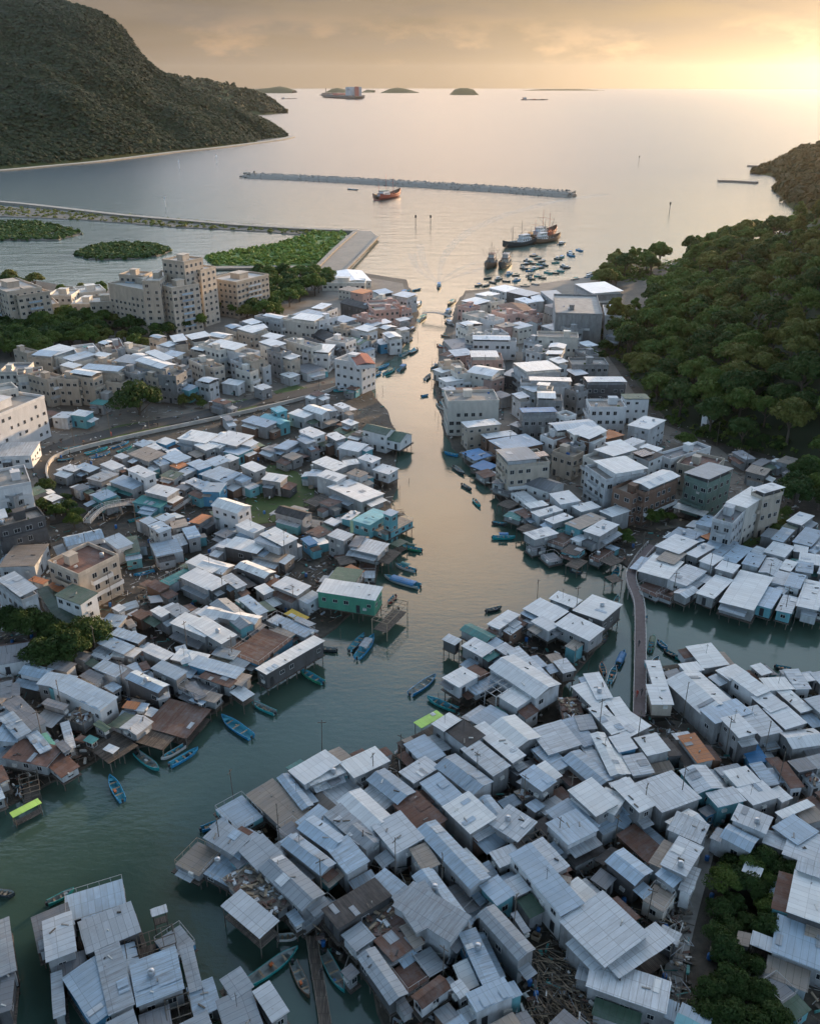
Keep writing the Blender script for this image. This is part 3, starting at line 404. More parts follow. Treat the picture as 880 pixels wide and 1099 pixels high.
# ---------------------------------------------------------------- where the land is (photo outlines of the shores)
LAND_LEFT = [(-700,330),(-200,300),(0,294),(60,305),(110,312),(200,300),(250,292),(340,290),(384,292),(436,300),(444,320),(450,335),(444,352),(434,370),(418,386),(396,396),(398,410),(400,425),(412,438),(424,460),(426,480),(424,510),(422,535),(420,560),(414,580),(408,600),(402,625),(396,645),(370,662),(345,682),(318,696),(296,715),(270,730),(250,748),(230,762),(208,770),(186,786),(160,798),(118,805),(88,822),(55,840),(20,858),(-30,880),(-300,985),(-700,900)]
LAND_RIGHT = [(490,326),(500,312),(560,306),(600,308),(638,308),(652,296),(700,288),(760,275),(860,240),(900,222),(1300,200),(1700,400),(1300,720),(880,655),(800,645),(730,632),(690,622),(668,606),(650,598),(625,600),(590,588),(560,570),(545,550),(530,530),(505,500),(486,480),(475,460),(470,430),(466,400),(472,375),(480,350),(488,335)]
LAND_NEAR = [(232,925),(240,895),(270,868),(330,830),(400,812),(445,800),(475,780),(490,745),(500,712),(535,690),(570,665),(600,655),(640,665),(645,690),(625,715),(600,735),(600,760),(640,765),(690,772),(702,740),(712,716),(745,712),(800,722),(880,730),(1300,770),(1500,1500),(520,1500),(420,1120),(400,1060),(330,1005),(290,965),(250,945)]
def inpoly(x, y, poly):
    c = False; j = len(poly)-1
    for i in range(len(poly)):
        xi, yi = poly[i]; xj, yj = poly[j]
        if (yi > y) != (yj > y) and x < (xj-xi)*(y-yi)/(yj-yi)+xi: c = not c
        j = i
    return c
LANDW = [[P(x, y, .3)[:2] for x, y in pl] for pl in (LAND_LEFT, LAND_RIGHT, LAND_NEAR)]
def onland(x, y): return any(inpoly(x, y, pl) for pl in LANDW)
def edge_dist(x, y):
    best = 1e9
    for pl in LANDW:
        for i in range(len(pl)):
            ax, ay = pl[i-1]; bx, by = pl[i]
            dx, dy = bx-ax, by-ay; t = max(0, min(1, ((x-ax)*dx+(y-ay)*dy)/(dx*dx+dy*dy+1e-9)))
            best = min(best, math.hypot(x-ax-t*dx, y-ay-t*dy))
    return best

# ---------------------------------------------------------------- buildings
REG = []          # every thing, for the labels written at the end
def reg(o, kindword, look, cat, group=None, pt=None, size=0):
    p = pt or o.location
    REG.append(dict(o=o, kw=kindword, look=look, cat=cat, group=group, x=p[0], y=p[1], z=p[2] if len(p) > 2 else 0, size=size)); return o
FOOT = []         # footprints, so that later things keep clear

def window_mesh():
    m = MB(); w, h = .5, .5
    m.box(-w, w, -.02, .03, -h, h, 1)
    t = .07
    m.box(-w-t, w+t, -.03, .06, h, h+t, 0); m.box(-w-t, w+t, -.03, .09, -h-t, -h, 0)
    m.box(-w-t, -w, -.03, .06, -h, h, 0); m.box(w, w+t, -.03, .06, -h, h, 0); m.box(-.025, .025, .03, .055, -h, h, 0)
    return m.mesh('window')
WIN = window_mesh(); WIN.materials.append(MT['frame']); WIN.materials.append(MT['glass'])
m_ = MB(); m_.box(-.45, .45, -.02, .05, 0, 1.95); m_.box(.3, .36, .05, .09, .95, 1.1); DOOR = m_.mesh('door'); DOOR.materials.append(MT['dark'])
m_ = MB(); m_.bar((0,0,-1), (0,0,0), .09, 0, 6, .11); POST = m_.mesh('stilt'); POST.materials.append(MT['post'])
m_ = MB(); m_.box(-.42, .42, 0, .32, 0, .56); m_.lathe([(.2,.0),(.2,.02)], 0, 8); ACM = m_.mesh('air_conditioner'); ACM.materials.append(MT['ac'])
m_ = MB(); m_.bar((0,0,0), (0,0,2.6), .03, 0, 5); m_.bar((-.5,0,2.3), (.5,0,2.3), .02, 0, 4); m_.bar((-.35,0,2.0), (.35,0,2.0), .02); m_.bar((0,-.3,2.15), (0,.5,2.15), .02); ANT = m_.mesh('antenna'); ANT.materials.append(MT['dark'])
m_ = MB(); m_.lathe([(0,0),(.5,0),(.52,.05),(.52,1.0),(.4,1.15),(.1,1.2),(0,1.2)], 0, 12); TANK = m_.mesh('water_tank', True); TANK.materials.append(MT['tank'])

def sheet(L_, Wd, gable, rise, zt, jit=.04, th=.09, nx=None):
    """roof sheet: x along the ridge, slightly sagging, with thickness; z of the top of the ridge = zt"""
    nx = nx or max(3, int(L_/2.2)); ys = [-Wd/2, -Wd/4, 0, Wd/4, Wd/2]
    m = MB(); grid = []
    ph = random.random()*9
    for i in range(nx+1):
        x = -L_/2+L_*i/nx; row = []
        for y in ys:
            z = zt-rise*(abs(y)*2/Wd if gable else (y/Wd+.5))
            z += random.uniform(-jit, jit)*.6 + jit*math.sin(x*.8+ph)*.5
            row.append((x+random.uniform(-.03, .03), y+random.uniform(-.03, .03), z))
        grid.append(row)
    k = len(m.v); ny = len(ys)
    for dz in (0, -th):
        for r in grid: m.v += [(x, y, z+dz) for x, y, z in r]
    N = (nx+1)*ny
    for i in range(nx):
        for j in range(ny-1):
            a = i*ny+j; q = (a, a+ny, a+ny+1, a+1)
            m.f.append(q); m.m.append(0); m.f.append(tuple(N+c for c in reversed(q))); m.m.append(0)
        for j, s in ((0, 1), (ny-1, -1)):
            a = i*ny+j; q = (a, N+a, N+a+ny, a+ny) if s == 1 else (a, a+ny, N+a+ny, N+a)
            m.f.append(q); m.m.append(0)
    for i in (0, nx):
        for j in range(ny-1):
            a = i*ny+j; q = (a, a+1, N+a+1, N+a) if i == 0 else (a, N+a, N+a+1, a+1)
            m.f.append(q); m.m.append(0)
    # single loose sheets lying on top
    if L_ > 5 and random.random() < .4:
        for _ in range(random.randint(1, 2)):
            w, l = random.choice((.8, .85, 1.6)), min(Wd*.45, random.uniform(1.5, 3.5))
            x0 = random.uniform(-L_/2+.3, L_/2-w-.3); sgn = random.choice((-1, 1))
            y0, y1 = (.1, l) if sgn > 0 else (-l, -.1)
            if y1 > Wd/2-.1 or y0 < -Wd/2+.1: continue
            zz = lambda y: zt-rise*(abs(y)*2/Wd if gable else (y/Wd+.5))+jit+.05
            m.face([(x0,y0,zz(y0)),(x0+w,y0,zz(y0)),(x0+w,y1,zz(y1)),(x0,y1,zz(y1))], 1)
            m.face([(x0,y0,zz(y0)-.06),(x0,y1,zz(y1)-.06),(x0+w,y1,zz(y1)-.06),(x0+w,y0,zz(y0)-.06)], 1)
    return m

def facing(cx, cy, nx, ny):        # does a wall with this outward normal look towards the viewing side
    return nx*(-cx)+ny*(-cy) > -.15*math.hypot(cx, cy)

def windows(root, Lx, Ly, z0, z1, ang, loc, fh=2.6, dens=.8, w=1.0, h=.95, gap=2.5, cap=30, door=True, mn=(.0)):
    n = 0; nf = max(1, int((z1-z0+.3)/fh)); hh = (z1-z0)/nf
    ca, sa = math.cos(ang), math.sin(ang); doored = not door
    for (nx, ny, ln, off) in ((0,-1,Lx,Ly/2), (0,1,Lx,Ly/2), (1,0,Ly,Lx/2), (-1,0,Ly,Lx/2)):
        wx, wy = nx*ca-ny*sa, nx*sa+ny*ca
        if not facing(loc[0], loc[1], wx, wy): continue
        k = max(1, int(ln/max(gap, ln/9))); nface = 0
        for f in range(nf):
            for i in range(k):
                if random.random() > dens or n >= cap or nface >= cap*.6: continue
                nface += 1
                u = -ln/2+ln*(i+.5)/k + random.uniform(-.15, .15)
                zc = z0+hh*(f+.55)
                x, y = (u, ny*off) if nx == 0 else (nx*off, u)
                rz = math.atan2(-nx, ny) if True else 0
                if not doored and f == 0 and random.random() < .35:
                    link('door', DOOR, root, loc=(x, y, z0+.02), rz=rz); doored = True; n += 1; continue
                link('window', WIN, root, loc=(x, y, zc), rz=rz, scale=(w*random.uniform(.8, 1.25), 1, min(h*random.uniform(.85, 1.1), hh*.55))); n += 1
        if random.random() < .35:
            u = random.uniform(-ln/2+.7, ln/2-.7); x, y = (u, ny*off) if nx == 0 else (nx*off, u)
            link('air_conditioner', ACM, root, loc=(x, y, z0+(z1-z0)*random.choice((.25, .6, .7))), rz=math.atan2(-nx, ny))

def add_stilts(root, Lx, Ly, ztop, zb, loc, ang, step=2.6, cap=14):
    ca, sa = math.cos(ang), math.sin(ang); pts = []
    nx = max(1, round(Lx/step)); ny = max(1, round(Ly/step))
    for i in range(nx+1):
        for j in range(ny+1):
            if 0 < i < nx and 0 < j < ny: continue
            x, y = -Lx/2+.15+(Lx-.3)*i/nx, -Ly/2+.15+(Ly-.3)*j/ny
            wx, wy = loc[0]+x*ca-y*sa, loc[1]+x*sa+y*ca
            pts.append((0 if not onland(wx, wy) else 1, math.hypot(wx, wy), x, y))
    pts.sort()
    for _, _, x, y in pts[:cap]:
        o = link('stilt', POST, root, loc=(x+random.uniform(-.1, .1), y+random.uniform(-.1, .1), ztop), scale=(1, 1, ztop-zb))
        o.rotation_euler = (random.uniform(-.05, .05), random.uniform(-.05, .05), 0)

GROW = 1.10
def rect(c3, h):
    a, b, c = (P(x, y, h) for x, y in c3)
    u = (b-a); l1 = u.length; u.normalize(); v = Vector((-u.y, u.x, 0)); l2 = (c-b).dot(v)
    # even out the second edge: keep its length, square to the first
    n = (c-b).length; l2 = math.copysign((abs(l2)+n)/2, l2)
    ctr = a + u*l1/2 + v*l2/2; l2 = abs(l2); ang = math.atan2(u.y, u.x)
    if l2 > l1: l1, l2 = l2, l1; ang += math.pi/2
    return ctr, max(l1*GROW, 1.2), max(l2*GROW, 1.0), ang

def sizeword(l, w):
    if l*w < 20: return 'small'
    if l/w > 2.3: return 'long'
    if l*w > 95: return 'broad'
    return ''

CUR = [None]
def clear_of(x, y, r, skip):
    for k, (fx, fy, Lx, Ly, a, h) in enumerate(FOOT):
        if k == skip or (fx, fy) == CUR[0]: continue
        dx, dy = x-fx, y-fy
        if abs(dx)+abs(dy) > 40: continue
        u, v = dx*math.cos(a)+dy*math.sin(a), -dx*math.sin(a)+dy*math.cos(a)
        if abs(u) < Lx/2+r and abs(v) < Ly/2+r: return False
    return True
def small_house(c3, h, typ, rc, wc, idx):
    if h < 8 and typ not in 'dx': h = 1.2+(h-1.2)*.84
    ctr, Lx, Ly, ang = rect(c3, h)
    if wc == 'R': wc = 'N'
    h += random.uniform(-.07, .07)
    loc = Vector((ctr.x, ctr.y, 0))
    ca, sa = math.cos(ang), math.sin(ang)
    cs = [(loc.x+x*ca-y*sa, loc.y+x*sa+y*ca) for x, y in ((Lx/2,Ly/2),(Lx/2,-Ly/2),(-Lx/2,Ly/2),(-Lx/2,-Ly/2))]
    over = sum(not onland(*c) for c in cs)
    ed = edge_dist(loc.x, loc.y)
    edge = over > 0 or ed < 7
    town = h > 7.9 or (loc.y > 330 and not edge)
    zf = (2.0 if edge else .7) if not town else .35
    if h < 3.4: zf = min(zf, .9)
    FOOT.append((loc.x, loc.y, Lx, Ly, ang, h)); CUR[0] = (loc.x, loc.y)
    sw = sizeword(Lx, Ly)
    zb = -.6 if over else .1
    if typ == 'd':
        root = empty('wooden_deck', (loc.x, loc.y, 0), ang)
        m = MB(); m.box(-Lx/2, Lx/2, -Ly/2, Ly/2, h-.14, h); part('deck_planks', m, MT['wood'], root)
        m = MB()
        for y in (-Ly/2+.3, Ly/2-.3): m.box(-Lx/2+.05, Lx/2-.05, y-.09, y+.09, h-.36, h-.143)
        part('beam', m, MT['post'], root); add_stilts(root, Lx, Ly, h-.2, zb, loc, ang)
        reg(root, 'deck', f'{sw} weathered plank deck', 'deck', 'plank decks on stilts', (loc.x, loc.y, h), Lx*Ly); return
    if typ == 'x':
        root = empty('pergola', (loc.x, loc.y, 0), ang); m = MB(); mt = MT['lightwood'] if rc == 'n' else (MT['rail'] if rc == 'l' else MT['post'])
        nx, ny = max(2, int(Lx/1.3)), max(2, int(Ly/1.3))
        for i in range(nx+1): x = -Lx/2+Lx*i/nx; m.box(x-.05, x+.05, -Ly/2, Ly/2, h-.1, h)
        for j in range(ny+1): y = -Ly/2+Ly*j/ny; m.box(-Lx/2, Lx/2, y-.05, y+.05, h-.205, h-.105)
        part('lattice', m, mt, root)
        for x in (-1, 1):
            for y in (-1, 1):
                m = MB(); m.box(x*(Lx/2-.12)-.07, x*(Lx/2-.12)+.07, y*(Ly/2-.12)-.07, y*(Ly/2-.12)+.07, zb, h-.2); part('post', m, mt, root)
        m = MB(); m.box(-Lx/2+.3, Lx/2-.3, -Ly/2+.3, Ly/2-.3, max(zf, h-2.6)-.15, max(zf, h-2.6)); part('floor_planks', m, MT['wood'], root)
        reg(root, 'pergola', f'{sw} open lattice pergola', 'pergola', 'lattice pergolas among the houses', (loc.x, loc.y, h), Lx*Ly); return
    if typ == 'a':
        root = empty('metal_awning', (loc.x, loc.y, 0), ang)
        part('roof_sheet', sheet(Lx, Ly, False, .05*Ly, h), [ROOF[rc], ROOF['l']], root)
        for x in (-1, 1):
            for y in (-1, 1):
                m = MB(); m.bar((x*(Lx/2-.25), y*(Ly/2-.25), zb), (x*(Lx/2-.25), y*(Ly/2-.25), h-.3), .08, 0, 6); part('post', m, MT['post'], root)
        m = MB(); m.box(-Lx/2+.2, Lx/2-.2, -Ly/2+.2, Ly/2-.2, zf-.12, zf) if h > 3.4 else m.box(-Lx/2+.2, Lx/2-.2, -Ly/2+.2, Ly/2-.2, .5, .62)
        part('floor_planks', m, MT['wood'], root)
        reg(root, 'awning', f'{sw} {ROOFN[rc]} sheet awning on posts', 'awning', 'sheet metal awnings', (loc.x, loc.y, h), Lx*Ly); return
    nm = 'village_house' if town else ('stilt_house' if edge else ('tin_shed' if Lx*Ly < 26 else 'tin_house'))
    root = empty(nm, (loc.x, loc.y, 0), ang)
    roof_o = root
    if typ == 't':
        oh = .0; hw = h-.95
        m = MB(); m.box(-Lx/2, Lx/2, -Ly/2, Ly/2, hw-.12, hw)
        part('terrace', m, ROOF[rc], root)
        m = MB(); n = max(2, int(Lx/1.5)); n2 = max(2, int(Ly/1.5))
        for s in (-1, 1):
            m.box(-Lx/2, Lx/2, s*(Ly/2-.03)-.025, s*(Ly/2-.03)+.025, h-.08, h-.03); m.box(s*(Lx/2-.03)-.025, s*(Lx/2-.03)+.025, -Ly/2, Ly/2, h-.086, h-.036)
            for i in range(n+1): x = -Lx/2+.03+(Lx-.06)*i/n; m.box(x-.025, x+.025, s*(Ly/2-.03)-.03, s*(Ly/2-.03)+.03, hw, h-.05)
            for i in range(n2+1): y = -Ly/2+.03+(Ly-.06)*i/n2; m.box(s*(Lx/2-.03)-.03, s*(Lx/2-.03)+.03, y-.025, y+.025, hw, h-.05)
        part('railing', m, MT['lightwood'] if rc == 'n' and wc in 'GN' else MT['rail'], root)
        zt = hw-.12
    elif typ == 'j':
        zt = h-.35
        part('roof', sheet(Lx, Ly, False, .15, h-.2, .1), [ROOF[rc if rc != 'l' else 'g'], ROOF['r']], root)
        m = MB()
        for _ in range(int(Lx*Ly*1.6)):
            x, y = random.uniform(-Lx/2+.3, Lx/2-.3), random.uniform(-Ly/2+.3, Ly/2-.3); a = random.uniform(0, 3); l = random.uniform(.3, 1.6)
            m.box(-l/2, l/2, -random.uniform(.05,.3), random.uniform(.05,.3), h-.22, h-.1+random.uniform(0, .25), random.randint(0, 3), a, (x, y))
        part('scrap_heap', m, [MT['post'], ROOF['r'], ROOF['l'], MT['lightwood']], root)
    else:
        gable = typ == 'g'; rise = (min(.13*Ly, 1.1) if gable else min(.045*Ly, .35))
        if rc == 'k' and gable: rise *= 1.6
        if wc == 'W' and gable: rise *= 1.5
        roof_o = part('roof', sheet(Lx, Ly, gable, rise, h, .035), [ROOF[rc], ROOF[random.choice('lgwb' if rc in 'wlgb' else rc+'g')]], root)
        zt = h-rise-.12
        if gable:      # gable ends
            i = .32
            for s in (-1, 1):
                m = MB()
                x = s*(Lx/2-i); zz = h-.13-rise*i*0
                m.face([(x, -Ly/2+i, zt), (x, Ly/2-i, zt), (x, 0, h-.14)] if s > 0 else [(x, Ly/2-i, zt), (x, -Ly/2+i, zt), (x, 0, h-.14)])
                xi = x-s*.12
                m.face([(xi, Ly/2-i, zt), (xi, -Ly/2+i, zt), (xi, 0, h-.14)] if s > 0 else [(xi, -Ly/2+i, zt), (xi, Ly/2-i, zt), (xi, 0, h-.14)])
                part('gable_end', m, WALL[wc], root)
    if wc == 'G': wcr = random.choice('GGGLLLDWLGTU') if random.random() < .6 else 'G'
    else: wcr = wc
    if wcr == 'T' and loc.x > 0 and wc != 'T' and random.random() < .6: wcr = 'L'
    i = .3 if typ != 't' else .04; lx, ly = Lx-2*i, Ly-2*i
    m = MB(); m.box(-lx/2, lx/2, -ly/2, ly/2, zf-.1 if edge and not town else .12, zt-.002)
    part('wall', m, WALL[wcr], root)
    windows(root, lx, ly, zf, zt, ang, loc, dens=.6 if not wc in 'WCET' else .95, w=.95, h=.85, cap=16)
    if typ in 'fgt' and Lx*Ly > 14 and h < 8 and wc == 'G':
        for side in random.sample(range(4), random.choice((1, 2, 2, 3))):
            ln, off = (Lx, Ly/2) if side < 2 else (Ly, Lx/2); w_ = random.uniform(.9, 2.0); l_ = ln*random.uniform(.35, .9); u = random.uniform(-1, 1)*(ln-l_)/2
            ze = zf+(zt-zf)*random.uniform(.5, .85) if zt-zf > 3 else zt-random.uniform(.25, .6); s_ = 1 if side % 2 else -1
            gx, gy = (u, s_*(off+w_/2)) if side < 2 else (s_*(off+w_/2), u)
            wx, wy = loc.x+gx*ca-gy*sa, loc.y+gx*sa+gy*ca
            if not clear_of(wx, wy, .2, -1) or (not onland(wx, wy) and random.random() < .5): continue
            m = MB(); dz = random.uniform(.12, .35); rc2 = random.choice('wllbbgggdrnt' if rc in 'wlb' else 'lbggddrrn')
            a_, b_ = off-i-.02, off+w_
            q = [(-l_/2, a_, ze), (l_/2, a_, ze), (l_/2, b_, ze-dz), (-l_/2, b_, ze-dz)]; q += [(x, y, z-.06) for x, y, z in q]
            f_ = [(0,1,2,3),(7,6,5,4),(0,4,5,1),(1,5,6,2),(2,6,7,3),(3,7,4,0)]
            for x, y, z in q:
                x += u
                if side < 2: p_ = (x, s_*y, z)
                else: p_ = (s_*y, x, z)
                m.v.append(p_)
            flip = (s_ < 0) != (side >= 2)
            m.f = [tuple(reversed(f)) if flip else f for f in f_]; m.m = [0]*6
            part('side_roof', m, ROOF[rc2], root)
            if random.random() < .6:
                m = MB(); lo, hi = sorted((s_*(off-i+.003), s_*(off+w_-.25))); zb_ = zf-.1 if edge and not town else .12
                if side < 2: m.box(u-l_/2+.1, u+l_/2-.1, lo, hi, zb_, ze-dz-.07)
                else: m.box(lo, hi, u-l_/2+.1, u+l_/2-.1, zb_, ze-dz-.07)
                part('annex_wall', m, WALL[random.choice((wcr, 'G', 'L', 'D', 'N', 'T'))], root)
    if typ in 'fg' and Lx*Ly > 16 and random.random() < .55:
        for _ in range(2):
            m = MB()
            x, y = random.uniform(-.4, .4)*Lx, random.uniform(-.35, .35)*Ly; zz = (h-rise*abs(y)*2/Ly if typ == 'g' else h-rise*(y/Ly+.5)); l_ = random.uniform(.12, .6)
            m.box(-l_, l_, -.09, .09, zz-.02, zz+random.uniform(.06, .2), 0, random.uniform(0, 3), (x, y))
            part('roof_weight', m, random.choice((MT['post'], MT['ac'], MT['dark'], MT['wood'], MT['concrete'], MT['concrete'])), roof_o)
    if edge and not town:
        m = MB(); e = random.uniform(.1, .7)
        m.box(-lx/2-e, lx/2+e, -ly/2-e*.6, ly/2+e*.6, zf-.28, zf-.103); part('floor_deck', m, MT['wood'], root)
        add_stilts(root, lx, ly, zf-.2, zb if over else .1, loc, ang, cap=14)
    r = random.random()
    if r < .12 and Lx > 4: link('antenna', ANT, roof_o, loc=(random.uniform(-.3, .3)*Lx, 0, h-.2))
    elif r < .17 and Lx > 5: link('water_tank', TANK, roof_o, loc=(random.uniform(-.3, .3)*Lx, random.uniform(-.15, .15)*Ly, h-.22), scale=(.9, .9, .8))
    st = 'two-storey ' if (zt-zf) > 4.3 else ''
    shape = {'f': '', 'g': 'gabled', 't': 'terrace topped', 'j': 'junk covered'}[typ]
    noun = {'stilt_house': 'stilt house', 'tin_house': 'tin house', 'tin_shed': 'tin shed', 'village_house': 'village house'}[nm]
    wt = f'{WALLN[wcr]} walled ' if wc != 'G' else ''
    sw = '' if nm == 'tin_shed' else sw
    reg(root, nm, f'{sw} {st}{wt}{shape} {ROOFN[rc]} roofed {noun}', 'house', {'stilt_house': 'stilt houses along the creek', 'tin_house': 'tin houses packed behind the creek', 'tin_shed': 'small tin sheds', 'village_house': 'village houses'}[nm], (loc.x, loc.y, h), Lx*Ly)

def town_house(c3, h, typ, rc, wc, idx):
    h *= 1.12
    ctr, Lx, Ly, ang = rect(c3, h); loc = Vector((ctr.x, ctr.y, 0)); h += random.uniform(-.12, .12)
    FOOT.append((loc.x, loc.y, Lx, Ly, ang, h)); root = empty('town_house', (loc.x, loc.y, 0), ang)
    zt = h-2.3 if typ == 'p' else h-.9
    i = .35 if typ == 'p' else .0
    lx, ly = Lx-2*i, Ly-2*i
    m = MB(); m.box(-lx/2, lx/2, -ly/2, ly/2, .1, zt); part('wall', m, WALL[wc], root)
    ph = .9; t = .16
    m = MB()
    m.box(-lx/2-.05, lx/2+.05, -ly/2-.05, -ly/2+t, zt+.002, zt+ph); m.box(-lx/2-.05, lx/2+.05, ly/2-t, ly/2+.05, zt+.002, zt+ph)
    m.box(-lx/2-.05, -lx/2+t, -ly/2+t+.003, ly/2-t-.003, zt+.002, zt+ph-.01); m.box(lx/2-t, lx/2+.05, -ly/2+t+.003, ly/2-t-.003, zt+.002, zt+ph-.01)
    part('parapet', m, WALL[wc], root)
    m = MB(); m.box(-lx/2+t+.01, lx/2-t-.01, -ly/2+t+.01, ly/2-t-.01, zt+.004, zt+.03); part('terrace', m, MT['concrete'] if rc in 'wlgbt' else ROOF[rc], root)
    windows(root, lx, ly, .4, zt, ang, loc, fh=2.9, dens=.85, w=1.15, h=1.15, gap=2.3, cap=26)
    # storey bands
    nf = max(1, int((zt-.1)/2.9))
    if typ == 'p':
        k = random.uniform(.62, 1.0); L2 = Lx*k
        o = part('roof', sheet(L2, Ly, random.random() < .25, min(.08*Ly, .6), h, .03), [ROOF[rc], ROOF['l']], root, loc=((Lx-L2)/2*random.choice((-1, 1)), 0, 0))
        ox = o.location.x
        m = MB(); m.box(-L2/2+.8, L2/2-.8, -Ly/2+.9, Ly/2-1.2, zt+.035, h-.62, 0); part('roof_room', m, WALL[random.choice('GLDWC')], root, loc=(ox, 0, 0))
        m = MB()
        for x in (-1, 0, 1):
            for y in (-1, 1): m.box(x*(L2/2-.25)-.05, x*(L2/2-.25)+.05, y*(Ly/2-.28)-.05, y*(Ly/2-.28)+.05, zt, h-.55)
        part('post_frame', m, MT['rail'], root, loc=(ox, 0, 0))
    else:
        r = random.random()
        if Lx > 5 and Ly > 4:
            m = MB(); w = random.uniform(2, 3); m.box(-w/2, w/2, -1.1, 1.1, zt+.035, zt+2.3); m.box(-w/2-.15, w/2+.15, -1.25, 1.25, zt+2.303, zt+2.45)
            part('stair_head', m, WALL[wc], root, loc=(random.uniform(-.25, .25)*Lx, random.uniform(-.2, .2)*Ly, 0))
        if r < .5: link('water_tank', TANK, root, loc=(random.uniform(.25, .38)*Lx*random.choice((-1, 1)), random.uniform(-.3, .3)*Ly, zt+.03))
        if rc == 't': 
            m = MB(); m.box(-1.3, 1.3, -1, 1, zt+1.9, zt+2.0); part('shade_cloth', m, ROOF['t'], root)
    m = MB()
    for _ in range(random.randint(2, 2)):
        x, y = random.uniform(-.42, .42)*lx, random.uniform(-.4, .4)*ly; w = random.uniform(.15, .5)
        m.box(x-w, x+w, y-w*.5, y+w*.5, zt+.032, zt+.032+random.uniform(.2, .8), random.randint(0, 3))
    part('terrace_clutter', m, [MT['ac'], MT['bluebarrel'], MT['brickroof'], MT['leaf']], root)
    # balconies on the ends that face the view
    ca, sa = math.cos(ang), math.sin(ang)
    for s, axis in ((-1, 'x'), (1, 'x'), (-1, 'y')):
        nx, ny = (s, 0) if axis == 'x' else (0, s)
        if not facing(loc.x, loc.y, nx*ca-ny*sa, nx*sa+ny*ca) or (axis == 'y' and random.random() < .6): continue
        for f in range(1, nf):
            if random.random() < .25: continue
            z = .4+f*(zt-.4)/nf; ln = (ly if axis == 'x' else lx)*random.choice((.95, .95, .5)); d = 1.0; m = MB()
            off = (lx if axis == 'x' else ly)/2
            def bx(u0, u1, a, b, z0, z1, mi=0):
                if axis == 'x': m.box(*sorted((s*(off+a), s*(off+b))), u0, u1, z0, z1, mi)
                else: m.box(u0, u1, *sorted((s*(off+a), s*(off+b))), z0, z1, mi)
            bx(-ln/2, ln/2, .002, d, z-.12, z); bx(-ln/2, ln/2, d-.1, d-.02, z+.003, z+.9)
            bx(-ln/2, -ln/2+.08, .01, d-.11, z+.003, z+.9); bx(ln/2-.08, ln/2, .01, d-.11, z+.003, z+.9)
            part('balcony', m, WALL[random.choice((wc, wc, 'W', 'L'))], root)
    fl = max(1, round((zt)/2.9)); fw = {1: 'one', 2: 'two', 3: 'three', 4: 'four', 5: 'five'}.get(fl, 'tall')
    rt = f'{ROOFN[rc]} canopied' if typ == 'p' else f'{"flat" if rc in "wlgbt" else ROOFN[rc]} terraced'
    reg(root, 'town_house', f'{rt} {WALLN[wc]} {fw}-storey house', 'house', 'concrete town houses', (loc.x, loc.y, h), Lx*Ly)

for idx, a in enumerate(parse(TILES)): small_house(*a, idx)
for idx, a in enumerate(parse(TOWN)):
    if a[2] in 'pq': town_house(*a, idx)
    else: small_house(*a, idx)

# lean-tos filling the gaps against the taller houses
PATHPX = [(765,880),(752,930),(738,980),(724,1040),(712,1110)]
def on_path(px, py):
    for (ax, ay), (bx, by) in zip(PATHPX, PATHPX[1:]):
        if ay <= py <= by: return abs(px-(ax+(bx-ax)*(py-ay)/(by-ay))) < 24
    return False
def lean_to(f, k, near):
    fx, fy, Lx, Ly, a, h = f; side = random.choice((0, 1, 2, 3)); w = random.uniform(1.6, 3.4); l = min(random.uniform(2.4, 7), (Lx, Ly)[side in (1, 3)]*.95)
    if side in (0, 2): u, v = random.uniform(-1, 1)*(Lx-l)/2, (Ly/2+w/2+.05)*(1 if side == 0 else -1); ang = a+(math.pi if side == 2 else 0)
    else: u, v = (Lx/2+w/2+.05)*(1 if side == 1 else -1), random.uniform(-1, 1)*(Ly-l)/2; ang = a+(-math.pi/2 if side == 1 else math.pi/2)
    x, y = fx+u*math.cos(a)-v*math.sin(a), fy+u*math.sin(a)+v*math.cos(a)
    px, py = pix((x, y, 3))
    if on_path(px, py) or not (0 < px < 880 and 420 < py < 1099) or not onland(x, y) or not clear_of(x, y, .7, k): return False
    zt = min(h-.7, random.uniform(2.9, 4.1)); rc = random.choice('wllbbggdnrrek' if near else 'wwlbgnre')
    root = empty('lean_to', (x, y, 0), ang); sl_ = random.uniform(.2, .5)
    m = MB(); c_ = [(-l/2,-w/2),(l/2,-w/2),(l/2,w/2),(-l/2,w/2)]
    zz = lambda yy: zt-sl_*(yy/w+.5)
    m.v = [(x_*1.04, y_*1.02, zz(y_)) for x_, y_ in c_]+[(x_*1.04, y_*1.02, zz(y_)-.07) for x_, y_ in c_]
    m.f = [(0,1,2,3),(7,6,5,4),(0,4,5,1),(1,5,6,2),(2,6,7,3),(3,7,4,0)]; m.m = [0]*6
    part('roof', m, ROOF[rc], root)
    if random.random() < .65:
        m = MB(); m.box(-l/2+.12, l/2-.12, -w/2+.03, w/2-.2, .1, zt-sl_-.09); wc = random.choice('GGDLNT'); part('wall', m, WALL[wc], root); noun = 'side shed'
        if l > 2.6: link('window', WIN, root, loc=(random.uniform(-.2, .2)*l, w/2-.2, (zt-sl_)*.62), rz=0, scale=(.8, 1, .7))
    else:
        for x_ in (-l/2+.15, l/2-.15): m = MB(); m.bar((x_, w/2-.2, 0), (x_, w/2-.2, zt-sl_-.05), .05, 0, 5); part('post', m, MT['post'], root)
        noun = 'open lean-to'
    FOOT.append((x, y, l, w, ang, zt)); reg(root, 'lean_to', f'low {ROOFN[rc]} roofed {noun}', 'lean-to', 'low lean-tos between the houses', (x, y, zt), l*w); return True
CUR[0] = None; random.seed(21); nl = 0; base_n = len(FOOT); tries = 0
